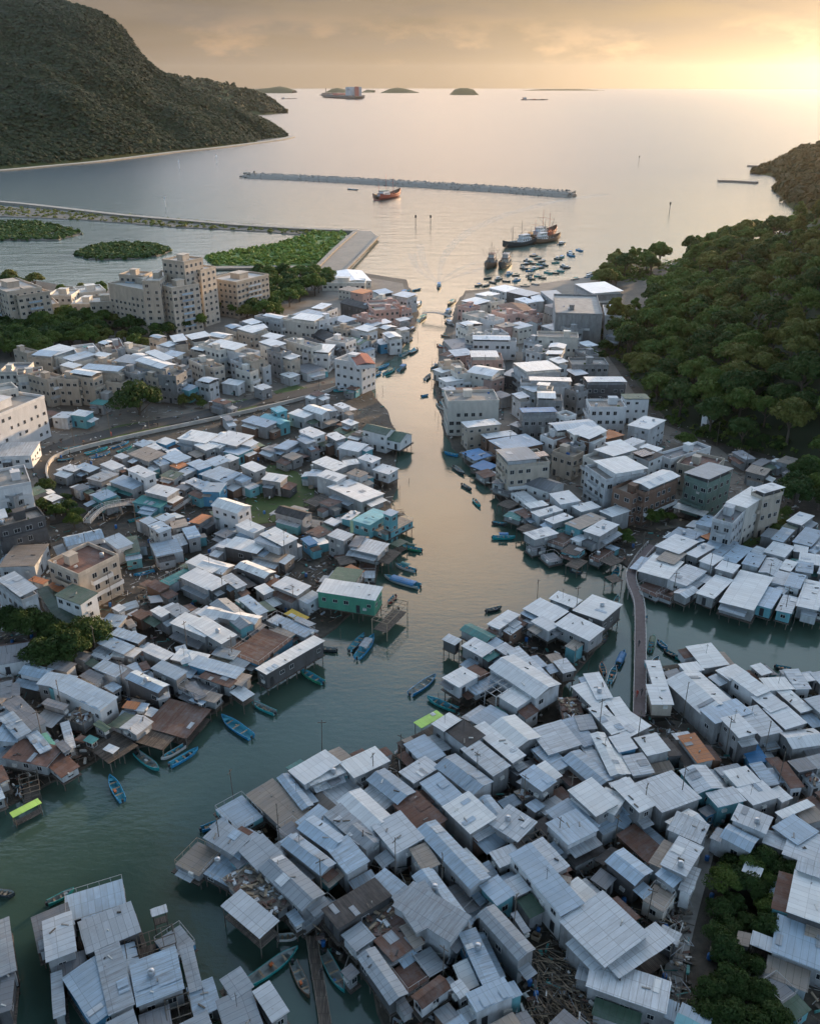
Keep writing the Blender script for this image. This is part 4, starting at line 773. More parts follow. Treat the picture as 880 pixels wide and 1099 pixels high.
while nl < 290 and tries < 9000:
    tries += 1; k = random.randrange(base_n); f = FOOT[k]
    if f[5] > 7.8: continue
    nl += lean_to(f, k, f[1] < 230)
# ---------------------------------------------------------------- setting: water, ground
def water_mat():
    m, t, b = nt('sea_water'); ge = t.nodes.new('ShaderNodeNewGeometry')
    b.inputs['IOR'].default_value = 1.42;     sx = t.nodes.new('ShaderNodeSeparateXYZ'); L(t, ge.outputs['Position'], sx.inputs[0])
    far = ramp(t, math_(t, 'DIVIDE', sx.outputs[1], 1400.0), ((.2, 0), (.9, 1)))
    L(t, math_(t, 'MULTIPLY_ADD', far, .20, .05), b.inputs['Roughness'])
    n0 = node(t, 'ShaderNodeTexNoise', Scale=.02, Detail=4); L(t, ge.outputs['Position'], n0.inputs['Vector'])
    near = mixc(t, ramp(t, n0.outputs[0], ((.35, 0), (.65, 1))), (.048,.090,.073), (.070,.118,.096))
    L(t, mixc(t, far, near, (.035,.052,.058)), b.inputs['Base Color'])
    mp = t.nodes.new('ShaderNodeMapping'); mp.inputs['Scale'].default_value = (.5, 1.0, 1); L(t, ge.outputs['Position'], mp.inputs[0])
    n1 = node(t, 'ShaderNodeTexNoise', Scale=.9, Detail=4, Roughness=.6); L(t, mp.outputs[0], n1.inputs['Vector'])
    n2 = node(t, 'ShaderNodeTexNoise', Scale=.09, Detail=5, Roughness=.6); L(t, mp.outputs[0], n2.inputs['Vector'])
    b1 = node(t, 'ShaderNodeBump', Strength=1.0); L(t, n1.outputs[0], b1.inputs['Height'])
    L(t, math_(t, 'MULTIPLY_ADD', far, .22, .035), b1.inputs['Distance'])
    b2 = node(t, 'ShaderNodeBump', Strength=1.0); L(t, n2.outputs[0], b2.inputs['Height']); L(t, math_(t, 'MULTIPLY_ADD', far, 1.4, .06), b2.inputs['Distance'])
    L(t, b1.outputs[0], b2.inputs['Normal']); L(t, b2.outputs[0], b.inputs['Normal'])
    return m
MT['water'] = water_mat()
SEA_R = 14000
m = MB(); n = 96; ring = [(0, 0, 0)]
m.v.append((0, 0, 0))
rads = [60, 160, 400, 1000, 2500, 6000, SEA_R]
for r in rads:
    for i in range(n): m.v.append((r*math.sin(2*math.pi*i/n), r*math.cos(2*math.pi*i/n), 0))
for i in range(n): m.f.append((0, 1+(i+1) % n, 1+i)); m.m.append(0)
for k in range(len(rads)-1):
    for i in range(n):
        j = (i+1) % n; a = 1+k*n; m.f.append((a+i, a+j, a+n+j, a+n+i)); m.m.append(0)
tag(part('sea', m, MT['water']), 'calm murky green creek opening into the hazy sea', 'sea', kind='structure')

from mathutils.geometry import tessellate_polygon
def rough_outline(poly, z, step=4.0, amp=.8, lim=700):
    pts = [P(x, y, z) for x, y in poly]; out = []
    for i in range(len(pts)):
        a, b = pts[i], pts[(i+1) % len(pts)]; d = (b-a).length; n = max(1, min(400, int(d/(step if max(a.y, b.y) < lim else step*4))))
        for k in range(n):
            p = a.lerp(b, k/n); nz = noise.noise_vector(Vector((p.x*.12, p.y*.12, z)))*amp*1.6; out.append(Vector((p.x+nz.x, p.y+nz.y, z)))
    return out
def sheet_land(name, pts, mats, label, skirt=1.2, kind='structure', cat=None, out=1.0):
    m = MB(); n = len(pts)
    m.v = [tuple(p) for p in pts]
    for tri in tessellate_polygon([pts]):
        a, b, c = (pts[i] for i in tri)
        f = tuple(tri) if (b-a).cross(c-a).z > 0 else tuple(reversed(tri))
        m.f.append(f); m.m.append(0)
    area = sum(pts[i-1].x*pts[i].y-pts[i].x*pts[i-1].y for i in range(n)); s = 1 if area > 0 else -1
    for i in range(n):
        a, b = pts[i-1], pts[(i+1) % n]; d = (b-a); d.normalize(); o = Vector((d.y, -d.x, 0))*s*out
        m.v.append((pts[i].x+o.x, pts[i].y+o.y, pts[i].z-skirt))
    for i in range(n):
        j = (i+1) % n; m.f.append((i, n+i, n+j, j) if s > 0 else (i, j, n+j, n+i)); m.m.append(1 if isinstance(mats, list) else 0)
    o = part(name, m, mats); return tag(o, label, cat or name.replace('_', ' '), kind=kind)
def land_mat():
    m, t, b = nt('shore_ground'); ge = t.nodes.new('ShaderNodeNewGeometry')
    n1 = node(t, 'ShaderNodeTexNoise', Scale=.06, Detail=6, Roughness=.65); L(t, ge.outputs['Position'], n1.inputs['Vector'])
    n2 = node(t, 'ShaderNodeTexNoise', Scale=.9, Detail=6, Roughness=.7); L(t, ge.outputs['Position'], n2.inputs['Vector'])
    a = mixc(t, ramp(t, n1.outputs[0], ((.4, 0), (.6, 1))), (.070,.060,.047), (.125,.105,.082))
    a = mixc(t, ramp(t, n2.outputs[0], ((.35, 0), (.7, .8))), a, (.035,.032,.028))
    L(t, a, b.inputs['Base Color']); b.inputs['Roughness'].default_value = .8
    bp = node(t, 'ShaderNodeBump', Strength=.6, Distance=.25); L(t, n2.outputs[0], bp.inputs['Height']); L(t, bp.outputs[0], b.inputs['Normal']); return m
MT['land'] = land_mat()
sheet_land('mudflat', rough_outline(LAND_LEFT, .3), MT['land'], 'dark mud bank under the stilt village on the town side of the creek', cat='mudflat')
sheet_land('mudflat', rough_outline(LAND_RIGHT, .3), MT['land'], 'mud bank and ground below the wooded hill', cat='mudflat')
sheet_land('mudflat', rough_outline(LAND_NEAR, .3), MT['land'], 'mud island packed with silver roofed stilt houses', cat='mudflat')
def ground_patch(name, poly, z, mat, label, amp=.3):
    return sheet_land(name, rough_outline(poly, z, 3.0, amp), mat, label, skirt=z-.28, out=.15)
TOWNG = [(-300,315),(0,302),(60,312),(200,306),(340,296),(384,296),(432,304),(440,330),(432,362),(408,392),(400,405),(352,412),(300,425),(220,446),(150,458),(80,468),(45,482),(40,500),(50,530),(40,620),(60,700),(40,760),(-300,800)]
ground_patch('ground', TOWNG, .36, MT['earth'], 'pale concrete ground between the town houses')
ground_patch('ground', [(500,315),(640,296),(652,330),(650,380),(700,450),(770,480),(840,540),(760,560),(700,570),(660,560),(600,530),(545,480),(500,470),(480,420),(480,380),(492,340)], .36, MT['earth'], 'pale paved ground between houses below the wooded hill')
ground_patch('ground', [(690,778),(720,772),(760,780),(775,800),(770,825),(730,830),(712,812),(690,792)], .36, MT['earth'], 'small brown village square beside the rust roofed shed')
ground_patch('lawn', [(272,512),(290,498),(318,506),(338,524),(336,540),(316,548),(296,560),(272,562),(262,540)], .42, MT['grass'], 'green grass clearing among stilt houses')
ground_patch('lawn', [(98,466),(130,456),(172,450),(182,456),(150,466),(110,474)], .42, MT['grass'], 'grass strip beside the curving road near the big tree')
ground_patch('lawn', [(228,438),(262,428),(282,430),(272,438),(240,446)], .42, MT['grass'], 'longer grass bed along the curving road')
ground_patch('lawn', [(294,420),(316,413),(330,416),(322,422),(302,426)], .42, MT['grass'], 'short bright grass bed along the curving road')
ground_patch('lawn', [(790,566),(830,545),(848,556),(820,580),(800,588)], .42, MT['grass'], 'grass slope below the long white house')
def ribbon(name, pts, w, z, mat, label, th=.12, kind='structure', zs=None, extra=None):
    v = [P(x, y, z) for x, y in pts] if not hasattr(pts[0], 'x') else pts
    # smooth by subdividing
    vv = []
    for i in range(len(v)-1):
        p0, p1, p2, p3 = v[max(i-1, 0)], v[i], v[i+1], v[min(i+2, len(v)-1)]
        for k in range(4):
            s = k/4; vv.append(.5*((2*p1)+(p2-p0)*s+(2*p0-5*p1+4*p2-p3)*s*s+(3*p1-p0-3*p2+p3)*s**3))
    vv.append(v[-1]); m = MB(); k = 0; L1 = []
    for i, p in enumerate(vv):
        d = (vv[min(i+1, len(vv)-1)]-vv[max(i-1, 0)]); d.z = 0; d.normalize(); o = Vector((-d.y, d.x, 0))*w/2
        L1.append((p+o, p-o)); 
        for q in (p+o, p-o): m.v += [(q.x, q.y, q.z), (q.x, q.y, q.z-th)]
    for i in range(len(vv)-1):
        a = i*4; b = a+4
        for q in ((a, a+2, b+2, b), (a+1, b+1, b+3, a+3), (a, b, b+1, a+1), (a+2, a+3, b+3, b+2)): m.f.append(q); m.m.append(0)
    m.f.append((0, 1, 3, 2)); e = (len(vv)-1)*4; m.f.append((e, e+2, e+3, e+1)); m.m += [0, 0]
    o = part(name, m, mat) if kind != 'part' else None
    if o: tag(o, label, name.replace('_', ' '), kind=kind if kind != 'thing' else None)
    return o, vv, L1, m
ribbon('road', [(70,560),(62,520),(46,498),(52,486),(80,474),(140,460),(210,446),(270,432),(330,420),(372,412)], 7.5, .50, MT['asphalt'], 'grey road curving round the creek village')
def kerbwall(name, pts, w, z, h, mat, label, cat):
    o, vv, L1, m = ribbon(name, pts, w, z+h, mat, label, th=h, kind='thing'); o['category'] = cat; return o
w = kerbwall('low_wall', [(56,520),(50,506),(53,494),(64,486),(90,478),(150,464),(222,449),(290,434),(345,420),(368,411)], .5, .45, 1.3, MT['concrete_pale'], 'pale concrete parapet wall curving along the road above moored boats', 'wall')
ribbon('path', [(765,880),(752,930),(738,980),(724,1040),(712,1110)], 2.6, .48, MT['concrete'], 'narrow concrete path between dark garden and silver roofs')
ribbon('path', [(762,890),(766,860),(750,825)], 2.4, .47, MT['concrete'], 'lane joining the village square to the path')
ribbon('path', [(548,370),(545,395),(538,420),(536,450)], 3.0, .47, MT['asphalt'], 'shaded alley through the town across the creek')

# lofted terrain: shore points to crest points, seen from here, at their real distances
def loft(name, shore, crest, mat, label, nv=40, back=1.6, amp=12, nscale=.006, sub=10, prof=.85, kind='structure', seed=0, zbase=0, fine=0, stop=None):
    S = [P(x, y, zbase) for x, y in shore]; C = [PY(*c) for c in crest]
    for c in C: c.z = max(c.z, .5)
    def cr(A, u):
        n = len(A)-1; i = min(int(u), n-1); s = u-i; p0, p1, p2, p3 = A[max(i-1, 0)], A[i], A[i+1], A[min(i+2, n)]
        return .5*((2*p1)+(p2-p0)*s+(2*p0-5*p1+4*p2-p3)*s*s+(3*p1-p0-3*p2+p3)*s**3)
    nu = (len(S)-1)*sub; m = MB(); rows = []
    nb = nv//3
    for i in range(nu+1):
        u = i/sub; s, c = cr(S, u), cr(C, u); row = []
        for j in range(nv+nb+1):
            if j <= nv:
                t = j/nv; p = s.lerp(c, t); p.z = zbase-.3+(c.z-zbase)*(t**prof if prof < 1 else 1-(1-t)**prof)
                e = math.sin(math.pi*min(t, 1))
            else:
                t = (j-nv)/nb; d = (c-s)*back; p = c+d*t; p.z = c.z*(1-t)**1.3-.5*t; e = math.sin(math.pi*t)
            f = noise.fractal(Vector((p.x*nscale, p.y*nscale, seed)), .9, 2.1, 5)
            rdg = abs(noise.noise(Vector((p.x*nscale*.6+seed, p.y*nscale*.35, 3))))
            p = Vector((p.x, p.y, p.z+(f-rdg*1.2)*amp*e)); row.append(p); m.v.append(tuple(p))
        rows.append(row)
    w = nv+nb+1
    for i in range(nu):
        for j in range(w-1):
            a = i*w+j; m.f.append((a, a+w, a+w+1, a+1)); m.m.append(0)
    if m.f:
        a, b, c = (Vector(m.v[q]) for q in m.f[0][:3])
        if (b-a).cross(c-a).z < 0: m.f = [tuple(reversed(q)) for q in m.f]
    o = part(name, m, mat, smooth=True); tag(o, label, name.replace('_', ' '), kind=kind)
    return o, rows, nv
def hill_mat():
    m, t, b = nt('wooded_slope'); ge = t.nodes.new('ShaderNodeNewGeometry')
    n1 = node(t, 'ShaderNodeTexNoise', Scale=.05, Detail=8, Roughness=.75); L(t, ge.outputs['Position'], n1.inputs['Vector'])
    L(t, mixc(t, ramp(t, n1.outputs[0], ((.4, 0), (.65, 1))), (.022,.036,.014), (.050,.052,.022)), b.inputs['Base Color'])
    b.inputs['Roughness'].default_value = .95; b.inputs['Specular IOR Level'].default_value = .1
    bp = node(t, 'ShaderNodeBump', Strength=1, Distance=3.0); L(t, n1.outputs[0], bp.inputs['Height']); L(t, bp.outputs[0], b.inputs['Normal']); return m
MT['hill'] = hill_mat()
far_m = loft('mountain', [(-520,240),(-200,196),(0,182),(100,173),(150,167),(190,162),(230,158),(270,153),(300,149),(312,146)],
     [(-560,-6,1500),(-220,-8,1650),(-20,-12,1850),(82,4,1900),(126,24,1950),(156,62,1980),(196,90,2000),(244,110,2060),(288,130,2130),(310,145,2110)],
     MT['hill'], 'dark wooded mountain sloping down to the sea', nv=60, amp=34, nscale=.0045, sub=14, prof=.9, seed=2)
far_m2 = loft('mountain', [(180,128),(240,125),(285,123),(307,121)], [(180,80,3700),(240,90,3750),(280,101,3700),(305,119,3600)], MT['hill'], 'lower wooded ridge behind the mountain point', nv=14, amp=12, nscale=.004, sub=10, seed=5)
hill_r = loft('hill', [(648,296),(644,326),(648,366),(672,398),(704,440),(748,468),(820,488),(900,515),(1050,580),(1400,700)],
     [(653,296,600),(690,306,580),(728,300,560),(772,272,545),(812,258,530),(868,240,505),(950,186,480),(1060,110,470),(1290,-60,480),(1800,-300,500)],
     MT['hillsoil'], 'wooded hillside rising above the village', nv=44, amp=5, nscale=.02, sub=10, prof=.8, seed=9, zbase=.3, back=1.0)
head_r = loft('headland', [(806,194),(824,202),(838,212),(850,225),(880,238),(1000,250),(1300,260)], [(812,188,1290),(838,174,1330),(858,160,1300),(884,154,1260),(960,120,1230),(1050,100,1200),(1300,60,1150)],
     MT['hill'], 'hazy golden headland past the wooded hill', nv=24, amp=6, nscale=.01, sub=8, seed=4)
# far islands over the horizon haze
for (pts, Y, lab) in (([(250,95),(262,90),(275,91),(288,89),(300,85),(308,88),(316,94)], 9300, 'long hazy island chain by the mountain'), ([(350,95),(356,91),(362,89),(370,92),(374,95)], 9600, 'small hazy island behind the container ship'),
              ([(388,95),(394,93),(402,94)], 9700, 'tiny low hazy islet'), ([(408,95),(418,91),(426,88),(434,90),(442,94),(450,95)], 9400, 'hazy twin humped island'), ([(483,95),(488,90),(494,87),(502,87),(508,90),(513,95)], 8200, 'dark domed island alone on the horizon'),
              ([(560,96),(580,94),(620,93.5),(650,96)], 11500, 'faint low island in golden haze')):
    m = MB(); n = len(pts)
    for x, y in pts:
        c = PY(x, y, Y); z = max(c.z, 1)*.5 if y < 94.9 else 0
        for k in range(7):
            a = math.pi*k/6; m.v.append((c.x, Y-220*math.cos(a), z*math.sin(a)**.8-1))
    for i in range(n-1):
        for k in range(6): a = i*7+k; m.f.append((a, a+7, a+8, a+1)); m.m.append(0)
    tag(part('island', m, MT['hill'], smooth=True), lab, 'island', kind='structure')
# added unseen hillside, left and behind the viewpoint, to shade the near village
def shade_mound(name, fn, x0, x1, y0, y1, st, mat, label, outside=False):
    m = MB(); nx, ny = int((x1-x0)/st), int((y1-y0)/st)
    for i in range(nx+1):
        for j in range(ny+1):
            x, y = x0+i*st, y0+j*st; f = noise.fractal(Vector((x*.012, y*.012, 7)), .9, 2.1, 4); m.v.append((x, y, fn(x, y)*(1+.12*f)))
    for i in range(nx):
        for j in range(ny): a = i*(ny+1)+j; m.f.append((a, a+ny+1, a+ny+2, a+1)); m.m.append(0)
    return tag(part(name, m, mat, smooth=True), label, 'hill', kind='structure')
def valley(x, y):
    d = -60                                   # distance outside the valley floor, metres
    dx = max(0, -x-150-max(0, (y-150))*.35); dy = max(0, -(y+30)); s = math.hypot(dx, dy)
    return -3+min(s*.5, 70+15*math.sin(x*.01))*min(1, max(0, (520-y)/160))
shade_mound('hill', valley, -760, 520, -560, 520, 20, MT['hill'], 'added dark hillside out of view that shades the near village')

# added unseen cloud mass that shades the near village, well above the haze
m = MB(); NX, NY = 64, 44; top = []
for i in range(NX+1):
    for j in range(NY+1):
        u, v = i/NX, j/NY; x = -1000+u*1750; yf = 285+max(0, min(1, (-x-30)/220))*300; y = -480+v*(yf+480)
        e = min(1, min(u, 1-u, v, 1-v)*5); e = math.sqrt(max(e, 0)); f = noise.fractal(Vector((x*.004, y*.004, 8)), .8, 2.1, 4)
        wx = x+60*noise.noise(Vector((x*.006, y*.006, 1))); wy = y+60*noise.noise(Vector((x*.006, y*.006, 4)))
        top.append((wx, wy, 470+e*190+f*50*e)); m.v.append((wx, wy, 470-e*95+f*30*e))
m.v += top; n2 = len(top); w_ = NY+1
for i in range(NX):
    for j in range(NY):
        a = i*w_+j; m.f.append((a, a+1, a+w_+1, a+w_)); m.m.append(0); m.f.append((n2+a, n2+a+w_, n2+a+w_+1, n2+a+1)); m.m.append(0)
for i in range(NX):
    for a, b in ((i*w_, (i+1)*w_), ((i+1)*w_+NY, i*w_+NY)): m.f.append((a, b, n2+b, n2+a)); m.m.append(0)
for j in range(NY):
    for a, b in ((j+1, j), (NX*w_+j, NX*w_+j+1)): m.f.append((a, b, n2+b, n2+a)); m.m.append(0)
MT['cloud'] = m_rough('shade_cloud_grey', (.22,.27,.34), (.17,.21,.27), .01, 1.0, streak=False)
o = part('shade_cloud', m, MT['cloud'], smooth=True); tag(o, 'added grey cloud mass out of view, shading the near village', 'cloud', kind='structure')

ribbon('shore', [(-200,197),(-60,187),(0,182.5),(50,178),(100,173.5),(150,167.5),(190,162.5),(230,158.5),(270,153.5),(300,149.5),(313,146.5)], 16, 1.6, MT['shore'], 'pale rocky shoreline under the dark mountain', th=2.2)
# ---------------------------------------------------------------- trees
def rdir():
    z = random.uniform(-1, 1); a = random.uniform(0, 2*math.pi); r = math.sqrt(1-z*z); return Vector((r*math.cos(a), r*math.sin(a), z))
def crown_mesh(rad, hgt, z0, lobes, leaves, leaf, seed, conic=0):
    random.seed(seed); m = MB(); cs = []
    for i in range(lobes):
        a = 2.4*i+random.uniform(-.4, .4); f = (i+.5)/lobes; rr = rad*math.sqrt(f)*.78*(1-.25*random.random())
        zz = z0+hgt*(.25+.62*(1-f*.8)*random.uniform(.7, 1.1))
        cs.append((Vector((math.cos(a)*rr, math.sin(a)*rr, zz)), rad*random.uniform(.26, .42), random.uniform(.55, .8)))
    for _ in range(leaves):
        c, r, fl = random.choice(cs); d = rdir()
        if d.z < -.35: d.z = -d.z
        p = c+Vector((d.x*r, d.y*r, d.z*r*fl))*random.uniform(.72, 1.1)
        n = (d+rdir()*.7).normalized(); u = n.cross(rdir()).normalized(); w = n.cross(u); s = leaf*random.uniform(.55, 1.3)
        m.face([p-u*s-w*s*.45, p+u*s*.2-w*s*.6, p+u*s+w*s*.1, p+w*s*.6])
    return m.mesh('crown'), cs
def trunk_mesh(cs, z0, rt, seed):
    random.seed(seed); m = MB(); top = Vector((random.uniform(-.4, .4), random.uniform(-.4, .4), z0*1.1))
    m.bar((0,0,-.6), top*.5, rt, 0, 7, rt*.75); m.bar(top*.5, top, rt*.75, 0, 7, rt*.55)
    for c, r, _ in random.sample(cs, min(7, len(cs))): m.bar(top*random.uniform(.7, 1), c, rt*.4, 0, 5, rt*.1)
    return m.mesh('trunk')
BARK = m_rough('bark', (.13,.10,.075), (.06,.05,.04), 2.0)
TREES = {}
def tree_kind(key, rad, hgt, z0, lobes, leaves, leaf, n):
    TREES[key] = []
    for i in range(n):
        cm, cs = crown_mesh(rad, hgt, z0, lobes, leaves, leaf, hash(key[0])*0+len(TREES)*50+i)
        tm = trunk_mesh(cs, z0, rad*.07, i); cm.materials.append(MT['leaf']); tm.materials.append(BARK); TREES[key].append((cm, tm))
tree_kind('wood', 5.2, 6.0, 3.6, 15, 2600, .46, 6)
tree_kind('fine', 3.4, 3.8, 2.0, 13, 3600, .20, 4)
tree_kind('tall', 3.0, 8.5, 3.2, 16, 2400, .36, 3)
random.seed(77)
def tree(key, p, s, mat, look, group, kw='tree', cat='tree', name='broadleaf_tree'):
    cm, tm = random.choice(TREES[key]); root = empty(name, p, random.uniform(0, 6.28)); root.scale = (s, s, s*random.uniform(.85, 1.15))
    c = link('crown', cm, root); c.material_slots[0].link = 'OBJECT'; c.material_slots[0].material = MT[mat]
    link('trunk', tm, root); reg(root, kw, look, cat, group, (p[0], p[1], p[2]+5*s), s*30); return root
def footclear(x, y, r):
    for fx, fy, Lx, Ly, a, h in FOOT:
        dx, dy = x-fx, y-fy
        if abs(dx)+abs(dy) > 40: continue
        u, v = dx*math.cos(a)+dy*math.sin(a), -dx*math.sin(a)+dy*math.cos(a)
        if abs(u) < Lx/2+r and abs(v) < Ly/2+r: return False
    return True
# the wood on the hillside
_, rows, nv = hill_r; pts = []
for _ in range(9000):
    i = random.randrange(len(rows)-1); j = random.randrange(0, nv+8); u, v = random.random(), random.random()
    p = rows[i][j].lerp(rows[i+1][j], u).lerp(rows[i][j+1].lerp(rows[i+1][j+1], u), v)
    if p.z < .2: continue
    x, y = pix((p.x, p.y, p.z+5))
    if not (560 < x < 915) or y > 560 or y < 150: continue
    spc = 7.6 if y > 330 else 8.6
    if any((p.x-q.x)**2+(p.y-q.y)**2 < spc*spc for q in pts): continue
    if not footclear(p.x, p.y, 1.5): continue
    pts.append(p)
    if len(pts) >= 285: break
for p in pts:
    x, y = pix(p); r = random.random()
    k = 'tall' if (y < 310 and r < .4) or r < .06 else 'wood'; s = random.uniform(1.0, 1.5)
    mat = 'leaf_olive' if noise.noise(Vector((p.x*.03, p.y*.03, 1))) > .2 else ('leaf' if r < .65 else 'leaf_dark')
    lk = {'leaf_olive': 'olive', 'leaf': 'green', 'leaf_dark': 'dark green'}[mat]
    tree(k, (p.x, p.y, p.z-.3), s, mat, f'{"slender" if k == "tall" else ("broad" if s > 1.05 else "rounded")} {lk} hillside tree', 'trees of the hillside wood', name='woodland_tree')
NHILL = len(pts)
def grove(pxs, n, key, s0, s1, mats, look, group, rad=20, z=.3, clear=1.0, name='broadleaf_tree', sp=5.5):
    got = []; k = 0
    while len(got) < n and k < n*60:
        k += 1; x, y = pxs[0]+random.uniform(-1, 1)*pxs[2], pxs[1]+random.uniform(-1, 1)*pxs[3]
        p = P(x, y, z+2); 
        if any((p.x-q.x)**2+(p.y-q.y)**2 < sp*sp for q in got) or not footclear(p.x, p.y, clear): continue
        if on_path(*pix(p)): continue
        got.append(p); mt = random.choice(mats)
        s_ = random.uniform(s0, s1); tree(key, (p.x, p.y, z-.1-(1.0 if key == 'fine' else 1.3)*s_), s_, mt, f'{dict(leaf_olive="olive", leaf="green", leaf_dark="dark green")[mt]} {look}', group, name=name)
grove((45,358,60,13), 40, 'wood', .9, 1.3, ['leaf', 'leaf_dark', 'leaf_dark'], 'tree belt tree', 'trees by the apartment blocks', sp=5)
grove((140,353,58,7), 20, 'wood', .7, 1.1, ['leaf', 'leaf_olive', 'leaf_dark'], 'tree below the flats', 'trees by the apartment blocks', sp=5)
grove((240,325,60,17), 46, 'wood', .9, 1.35, ['leaf', 'leaf', 'leaf_olive', 'leaf_dark'], 'town grove tree', 'trees of the town grove', sp=5)
grove((318,306,40,10), 22, 'wood', .9, 1.3, ['leaf_dark', 'leaf'], 'pierside tree', 'trees of the town grove', sp=7.5)
grove((12,304,30,4), 8, 'wood', .8, 1.1, ['leaf_olive', 'leaf_dark'], 'lagoon shore tree', 'lagoon shore trees', sp=8)
grove((100,312,45,3), 9, 'wood', .5, .8, ['leaf_olive', 'leaf'], 'small lagoonside tree', 'lagoon shore trees', sp=7)
grove((52,690,45,24), 11, 'fine', 1.2, 1.9, ['leaf_dark'], 'tree among tin roofs', 'trees among the dim tin roofs', sp=5)
grove((15,545,14,12), 2, 'fine', .9, 1.1, ['leaf_dark'], 'backyard tree', 'village trees')
p = P(147, 436, 4); tree('fine', (p.x, p.y, -3.4), 3.1, 'leaf_dark', 'single huge round tree beside the curving road', 'village trees')
grove((813,985,40,85), 60, 'fine', .55, .95, ['leaf_dark', 'leaf', 'leaf_dark'], 'garden tree', 'trees of the dark garden', clear=.4, sp=2.6, name='garden_tree')
grove((800,1082,50,20), 22, 'fine', .6, .95, ['leaf_dark'], 'garden end tree', 'trees of the dark garden', clear=.4, sp=2.6, name='garden_tree')
grove((866,522,16,18), 7, 'wood', .8, 1.1, ['leaf_dark', 'leaf'], 'slope tree', 'trees below the wood', sp=6)
grove((820,560,25,12), 5, 'fine', .5, .8, ['leaf', 'leaf_olive'], 'slope bush', 'trees below the wood')
grove((668,574,9,4), 4, 'fine', .5, .7, ['leaf_olive', 'leaf'], 'creekside bush', 'village trees', sp=2.5)
grove((708,548,12,9), 5, 'fine', .6, .9, ['leaf'], 'courtyard tree', 'village trees', sp=3)
grove((205,428,12,6), 4, 'fine', .6, .9, ['leaf', 'leaf_olive'], 'small roadside tree', 'village trees', sp=4)
grove((55,540,30,20), 8, 'fine', .6, 1.0, ['leaf_dark', 'leaf'], 'scrubby creek tree', 'village trees', sp=4)
grove((640,372,10,40), 8, 'fine', .8, 1.2, ['leaf', 'leaf_dark'], 'town edge tree', 'village trees', sp=6)
grove((790,470,60,10), 9, 'fine', .7, 1.2, ['leaf', 'leaf_dark'], 'hill foot tree', 'village trees', sp=6)

def clumps(name, pts, size, mat, label, leaves=12, leaf=.45, parent=None, kind='stuff', flat=.7, tilt=.35, up=0):
    m = MB()
    for p, s in pts:
        for _ in range(leaves):
            d = rdir(); d.z = abs(d.z)*1.1-.1; q = p+Vector((d.x, d.y, d.z*flat))*s*random.uniform(.6, 1.05)
            n = (d+rdir()*tilt+Vector((.1,-.15,1))*up).normalized(); u = n.cross(rdir()).normalized(); w = n.cross(u); l = s*leaf*random.uniform(.7, 1.3)
            m.face([q-u*l-w*l*.5, q+u*l*.1-w*l*.8, q+u*l+w*l*.2, q+w*l*.8-u*l*.2])
    o = part(name, m, mat, parent); return tag(o, label, name.replace('_', ' '), kind=kind)
def on_loft(lf, n, s0, s1, jmax=None):
    _, rows, nv = lf; out = []; jm = jmax or nv+4
    while len(out) < n:
        i = random.randrange(len(rows)-1); j = random.randrange(1, jm)
        a, b, c = rows[i][j], rows[i+1][j], rows[i][j+1]; ar = (b-a).cross(c-a).length
        if random.random()*2500 > ar and lf is far_m: continue
        u, v = random.random(), random.random(); p = a.lerp(b, u)+(c-a)*v
        if p.z < 1.0: continue
        x, y = pix(p)
        if x < -120 or y < -90: continue
        out.append((p, random.uniform(s0, s1)))
    return out
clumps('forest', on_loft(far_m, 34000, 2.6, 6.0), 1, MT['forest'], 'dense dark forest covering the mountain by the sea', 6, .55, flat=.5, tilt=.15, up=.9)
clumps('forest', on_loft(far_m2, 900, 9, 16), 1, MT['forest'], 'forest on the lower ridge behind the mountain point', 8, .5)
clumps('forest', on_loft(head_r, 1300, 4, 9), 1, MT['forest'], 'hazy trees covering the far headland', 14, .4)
_pl = []
_, rows, nv = hill_r
for _ in range(5200):
    i = random.randrange(len(rows)-1); j = random.randrange(0, nv+6); p = rows[i][j].lerp(rows[i+1][j+1], random.random())
    x, y = pix(p)
    if x < 960 and y > 120 and footclear(p.x, p.y, .8): _pl.append((p, random.uniform(.9, 2.4)))
clumps('undergrowth', _pl, 1, MT['leaf'], 'thick undergrowth between the hillside trees', 9, .42)
